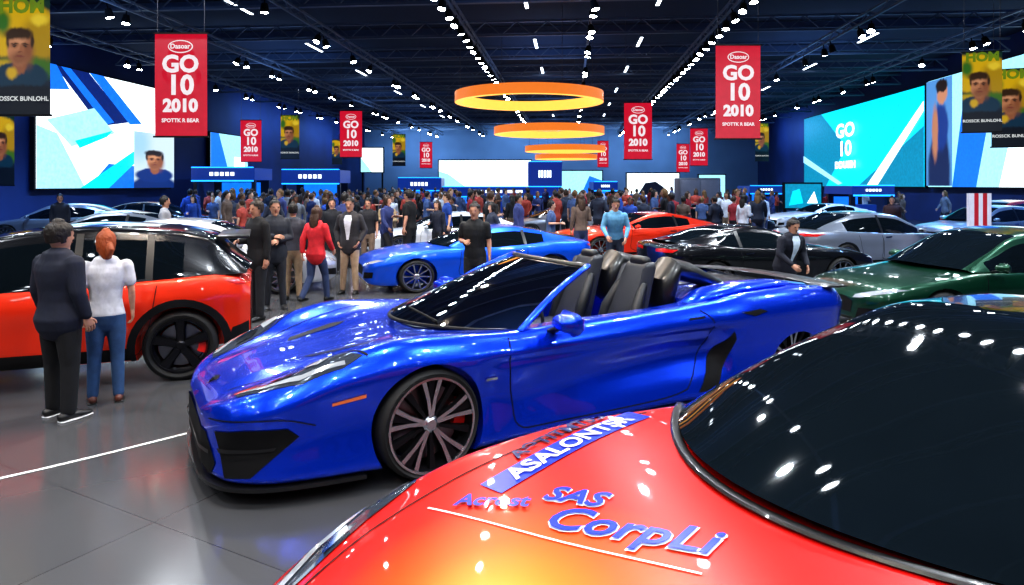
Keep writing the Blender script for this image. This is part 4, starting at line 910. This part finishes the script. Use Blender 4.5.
# ------------------------------------------------------------ screens
sm=[E('scr_white',(228,242,255),2.0),E('scr_cyan',(0,200,235),1.5),E('scr_teal',(0,140,180),1.1),E('scr_navy',(10,40,120),1.0),E('scr_blue',(20,110,230),1.4),E('scr_skin',(200,140,110),.9),E('scr_dark',(15,25,50),.8),E('scr_pale',(150,215,240),1.5)]
def wallscreen(side,v0,v1,z0,z1,polys,label):
    u=(U0+.30) if side=='l' else (U1-.30)
    if side=='l': o=hall(u,v0,z0); rot=math.pi/2-YAW
    else: o=hall(u,v1,z0); rot=-math.pi/2-YAW
    W=v1-v0; Hh=z1-z0
    base=[([(0,0),(1,0),(1,1),(0,1)],polys[0])]+polys[1:]
    me=flat([([(x*W,z*Hh) for x,z in pts],m) for pts,m in base],'screen_image')
    for v in me.vertices: v.co.y*=4
    r=ob('led_screen',boxme('led_screen',(W/2,.12,Hh/2),(W+.15,.2,Hh+.15),0),None,M['matte'],o,(0,0,rot),label=label,category='screen')
    ob('screen_image',me,r,sm)
    return r,W,Hh
def patch(r,x,z,w,h,m,off): 
    me=mesh('screen_portrait',[(x-w/2,-off,z-h/2),(x+w/2,-off,z-h/2),(x+w/2,-off,z+h/2),(x-w/2,-off,z+h/2)],[(0,1,2,3)],False); ob('screen_portrait',me,r,m)
r,W,Hh=wallscreen('l',27.3,37.2,1.9,7.35,[0,([(.0,.0),(.30,.0),(.12,.45),(.0,.5)],7),([(.10,1),(.32,1),(.62,.62),(.40,.55)],3),([(.14,1),(.20,1),(.50,.60),(.44,.57)],4),([(.32,1),(.42,1),(.72,.62),(.62,.60)],4),([(.05,.55),(.35,.70),(.50,.50),(.2,.35)],7),([(.22,.40),(.48,.52),(.44,.46),(.25,.34)],1),([(.3,.0),(.9,.0),(.8,.20),(.45,.22)],4),([(.25,0),(.45,0),(.75,.35),(.70,.4)],1),([(.0,.78),(.18,.82),(.10,1),(.0,1)],4)],'large bright screen with blue diagonals and portrait')
patch(r,W*.80,Hh*.27,W*.36,Hh*.54,picture('screen_portrait_picture',(214,236,250),[(.5,.0,.6,.22,(20,50,120),.12),(.12,.8,.25,.3,(170,215,240),.7)]+face(.5,.50,.22,(40,30,28),(24,56,130),1.25),.95),.30)
r,W,Hh=wallscreen('r',39.9,59.5,1.95,7.6,[1,([(.0,.0),(.25,0),(.45,.5),(.2,1),(.0,1)],2),([(.55,.0),(1,0),(1,.6)],2),([(.62,0),(.70,0),(1,.75),(1,.85)],0),([(0,.35),(.38,.02),(.42,.04),(0,.45)],7)],'large teal screen with white show title')
for s,sz,z in (('GO',1.35,.70),('10',1.45,.47),('DDUSIH',.62,.27)): ob('lettering',textme(s,sz,.05),r,sm[0],(W*.46,-.2,Hh*z),(math.pi/2,0,0),(1.6,1,1))
r,W,Hh=wallscreen('r',24.5,39.5,1.95,7.75,[7,([(.16,0),(.30,0),(.42,1),(.25,1)],4),([(.42,0),(.6,0),(.66,1),(.56,1)],0),([(.66,0),(1,0),(1,.6),(.8,.4)],4),([(.8,.5),(1,.7),(1,1),(.75,1)],3)],'large pale screen with blue figures and streaks')
patch(r,W*.09,Hh*.5,W*.17,Hh*.98,picture('screen_figure_picture',(90,150,215),[(.5,.1,.42,.45,(16,34,84),.15),(.55,.55,.30,.22,(24,60,140),.2),(.35,.5,.12,.25,(190,130,100),.3),(.62,.86,.20,.10,(200,140,110),.2),(.60,.93,.22,.06,(40,28,24),.2)],1.0,.04),.14)
wallscreen('l',41.5,46.5,2.5,5.4,[7,([(0,0),(.5,0),(.2,1),(0,1)],4),([(.6,.1),(.9,.1),(.9,.5),(.6,.5)],0)],'small bright screen on the side wall')
def standscreen(px,py,D,wpx,hpx,polys,label,leg=True):
    p=pos(px,py,D); w=wpx*D/FP; h=hpx*D/FP
    bm=bmesh.new(); box(bm,(0,.1,0),(w+.2,.2,h+.2)); r=ob('display_screen',bm2me(bm,'display_screen',False),None,M['matte'],p,(0,0,0),label=label,category='screen')
    for s in (-.45,.45): ob('screen_post',boxme('screen_post',(s*w,.28,(-p.z+h/2)/2),(.15,.15,p.z+h/2)),r,M['matte'])
    me=flat([([(-w/2,-h/2),(w/2,-h/2),(w/2,h/2),(-w/2,h/2)],polys[0])]+[([((x-.5)*w,(z-.5)*h) for x,z in q],m) for q,m in polys[1:]],'screen_image')
    for v in me.vertices: v.co.y=v.co.y*4-.02
    ob('screen_image',me,r,sm)
standscreen(485,174,66,92,27,[0,([(.0,.0),(.3,0),(.1,.5),(0,.6)],7)],'wide white screen at the far end of the hall')
standscreen(581,183,64,42,24,[7,([(.5,0),(1,0),(1,.6),(.7,.8)],4)],'pale blue screen at the far end')
standscreen(653,187,62,52,27,[0,([(.2,.2),(.8,.2),(.7,.5),(.55,.7),(.35,.65)],6),([(.1,.1),(.4,.1),(.3,.3)],4)],'white screen showing a car silhouette')
standscreen(712,186,64,26,22,[7,([(.1,.1),(.9,.1),(.5,.6)],4)],'small light blue screen at the far end')
standscreen(372,160,68,22,24,[0,([(0,0),(.5,0),(0,.6)],7)],'small white screen near the far wall')
standscreen(803,196,42,36,24,[2,([(.1,.1),(.5,.2),(.4,.8),(.2,.7)],1),([(.6,.2),(.9,.2),(.8,.7)],0)],'teal screen standing by the side aisle')
bblue=mat('booth_blue_panel',C(15,60,170),.4,emit=.6); bdark=mat('booth_dark_panel',C(16,22,40),.4); bglow=mat('booth_blue_glow',C(30,140,255),.4,emit=3)
def booth(px,D,wpx,top,bot_sign,label,glow=True,m=None):
    p=pos(px,top,D); w=wpx*D/FP; zt=p.z; sh=max(.4,(bot_sign-top)*D/FP); dp=2.5
    r=ob('exhibition_booth',boxme('exhibition_booth',(0,dp,zt/2),(w,.1,zt)),None,bdark,(p.x,D,0),label=label,category='booth')
    for x in (-w/2,w/2): ob('booth_post',boxme('booth_post',(x,0,zt/2),(.22,.22,zt)),r,bdark)
    ob('booth_fascia',boxme('booth_fascia',(0,dp/2-.1,zt-sh/2),(w+.3,dp+.4,sh)),r,m or bblue)
    if glow:
        for zz,tk in ((zt-sh-.05,.08),(zt+.03,.06)):
            bm=bmesh.new(); bar(bm,(-w/2-.1,-.36,zz),(w/2+.1,-.36,zz),tk); ob('light_strip',bm2me(bm,'light_strip',False),r,bglow)
    for k in range(5):
        bm=bmesh.new(); bar(bm,(-w*.22+k*w*.09,-.36,zt-sh*.5),(-w*.22+k*w*.09+w*.06,-.36,zt-sh*.5),.02,sh*.3); ob('sign_mark',bm2me(bm,'sign_mark',False),r,sm[0])
    bm=bmesh.new(); box(bm,(0,.5,.55),(w*.5,.6,1.1),0,.03); ob('reception_counter',bm2me(bm,'reception_counter',False),r,bblue)
    ob('back_screen',boxme('back_screen',(0,dp-.1,zt*.5),(w*.7,.06,zt*.45)),r,sm[4])
for b_ in BOOTHS: booth(*b_)
p=pos(697,178,34); bm=bmesh.new(); box(bm,(0,0,p.z/2),(2.0,1.2,p.z),0,.04)
r=ob('equipment_cabinet',bm2me(bm,'equipment_cabinet'),None,mat('grey_cabinet_paint',C(70,74,88),.5),(p.x,34,0),label='tall grey equipment cabinet standing among the crowd',category='cabinet')
for k in (-.5,.5):
    ob('cabinet_door',boxme('cabinet_door',(k*.96,-.61,p.z/2),(.9,.02,p.z*.9),.008),r,bpy.data.materials.get('grey_door_paint') or mat('grey_door_paint',C(84,88,104),.5))
p=pos(979,192,16); bm=bmesh.new()
for k in range(5): box(bm,((k-2)*.10,0,p.z/2),(.1005,.12,p.z-.06),k%2)
box(bm,(0,0,.04),(.7,.5,.08),0,.01)
ob('striped_pylon',bm2me(bm,'striped_pylon',False),None,[mat('pylon_white',C(220,215,225),.5),mat('pylon_red',C(185,30,45),.5)],(p.x,16,0),label='upright pylon with red and white vertical stripes',category='pylon')

# ------------------------------------------------------------ lights
def spot(u,v,z,E_,col=(1,1,1),size=2.3,rad=.10,tilt=(0,0)):
    l=bpy.data.lights.new('spot','SPOT'); l.energy=E_; l.color=col; l.spot_size=size; l.spot_blend=.6; l.shadow_soft_size=rad
    o=bpy.data.objects.new('hall_spot_light',l); COL.objects.link(o); o.location=hall(u,v,z); o.rotation_euler=(tilt[0],tilt[1],0)
cool=(.88,.94,1); warm=(1,.84,.68); blu=(.25,.5,1)
for v in (-6,-1.5,3,8,13):
    for i,u in enumerate((-13,-8,-3.2,.2,4.6,9.5)): spot(u,v,7.2,(620 if v<2 else 850) if v<12 else 1500,warm if (i+v)%5<1 else cool)
for v in (21,30,40,52,64):
    for u in (-16,-6,4,14): spot(u,v,7.2,2400 if v<50 else 1900,blu if u in(-16,14) else (.7,.83,1))
for v in (10,25):
    for u in (-17,15): spot(u,v,7.2,1900,blu)
for u in (-16,-4,8):
    l=bpy.data.lights.new('wash','AREA'); l.energy=520; l.color=(.42,.66,1); l.size=8; l.size_y=.6; l.shape='RECTANGLE'
    o=bpy.data.objects.new('wall_wash_light',l); COL.objects.link(o); o.location=hall(u,70,7.6); o.rotation_euler=(math.radians(55),0,-YAW)
for v in (22,50,62):
    l=bpy.data.lights.new('wash','AREA'); l.energy=260; l.color=(.2,.45,1); l.size=.6; l.size_y=9; l.shape='RECTANGLE'
    o=bpy.data.objects.new('wall_wash_light',l); COL.objects.link(o); o.location=hall(-20.6,v,7.2); o.rotation_euler=(0,math.radians(58),-YAW)
for v in (20,63):
    l=bpy.data.lights.new('wash','AREA'); l.energy=260; l.color=(.2,.45,1); l.size=.6; l.size_y=9; l.shape='RECTANGLE'
    o=bpy.data.objects.new('wall_wash_light',l); COL.objects.link(o); o.location=hall(17.6,v,7.2); o.rotation_euler=(0,math.radians(-58),-YAW)
for v in (4,18,32,46,60):
    for u in (-14,-1,11):
        l=bpy.data.lights.new('ceiling_fill','AREA'); l.energy=95; l.color=(.25,.5,1); l.size=4  # added blue fill facing up, unseen, brightens ceiling and trusses
        o=bpy.data.objects.new('ceiling_fill_light',l); COL.objects.link(o); o.location=hall(u,v,6.9); o.rotation_euler=(math.pi,0,0)
wo=bpy.data.worlds.new('hall_world'); S.world=wo; wo.use_nodes=True; wo.node_tree.nodes['Background'].inputs[0].default_value=(.02,.05,.12,1); wo.node_tree.nodes['Background'].inputs[1].default_value=.5
# ------------------------------------------------------------ camera
cd=bpy.data.cameras.new('cam'); cd.sensor_width=36; cd.lens=FP*36/1024; cd.shift_y=-107.5/1024; cd.clip_end=300; cd.clip_start=.05
cam=bpy.data.objects.new('camera',cd); COL.objects.link(cam); cam.location=(0,0,H); cam.rotation_euler=(math.pi/2,0,0); S.camera=cam
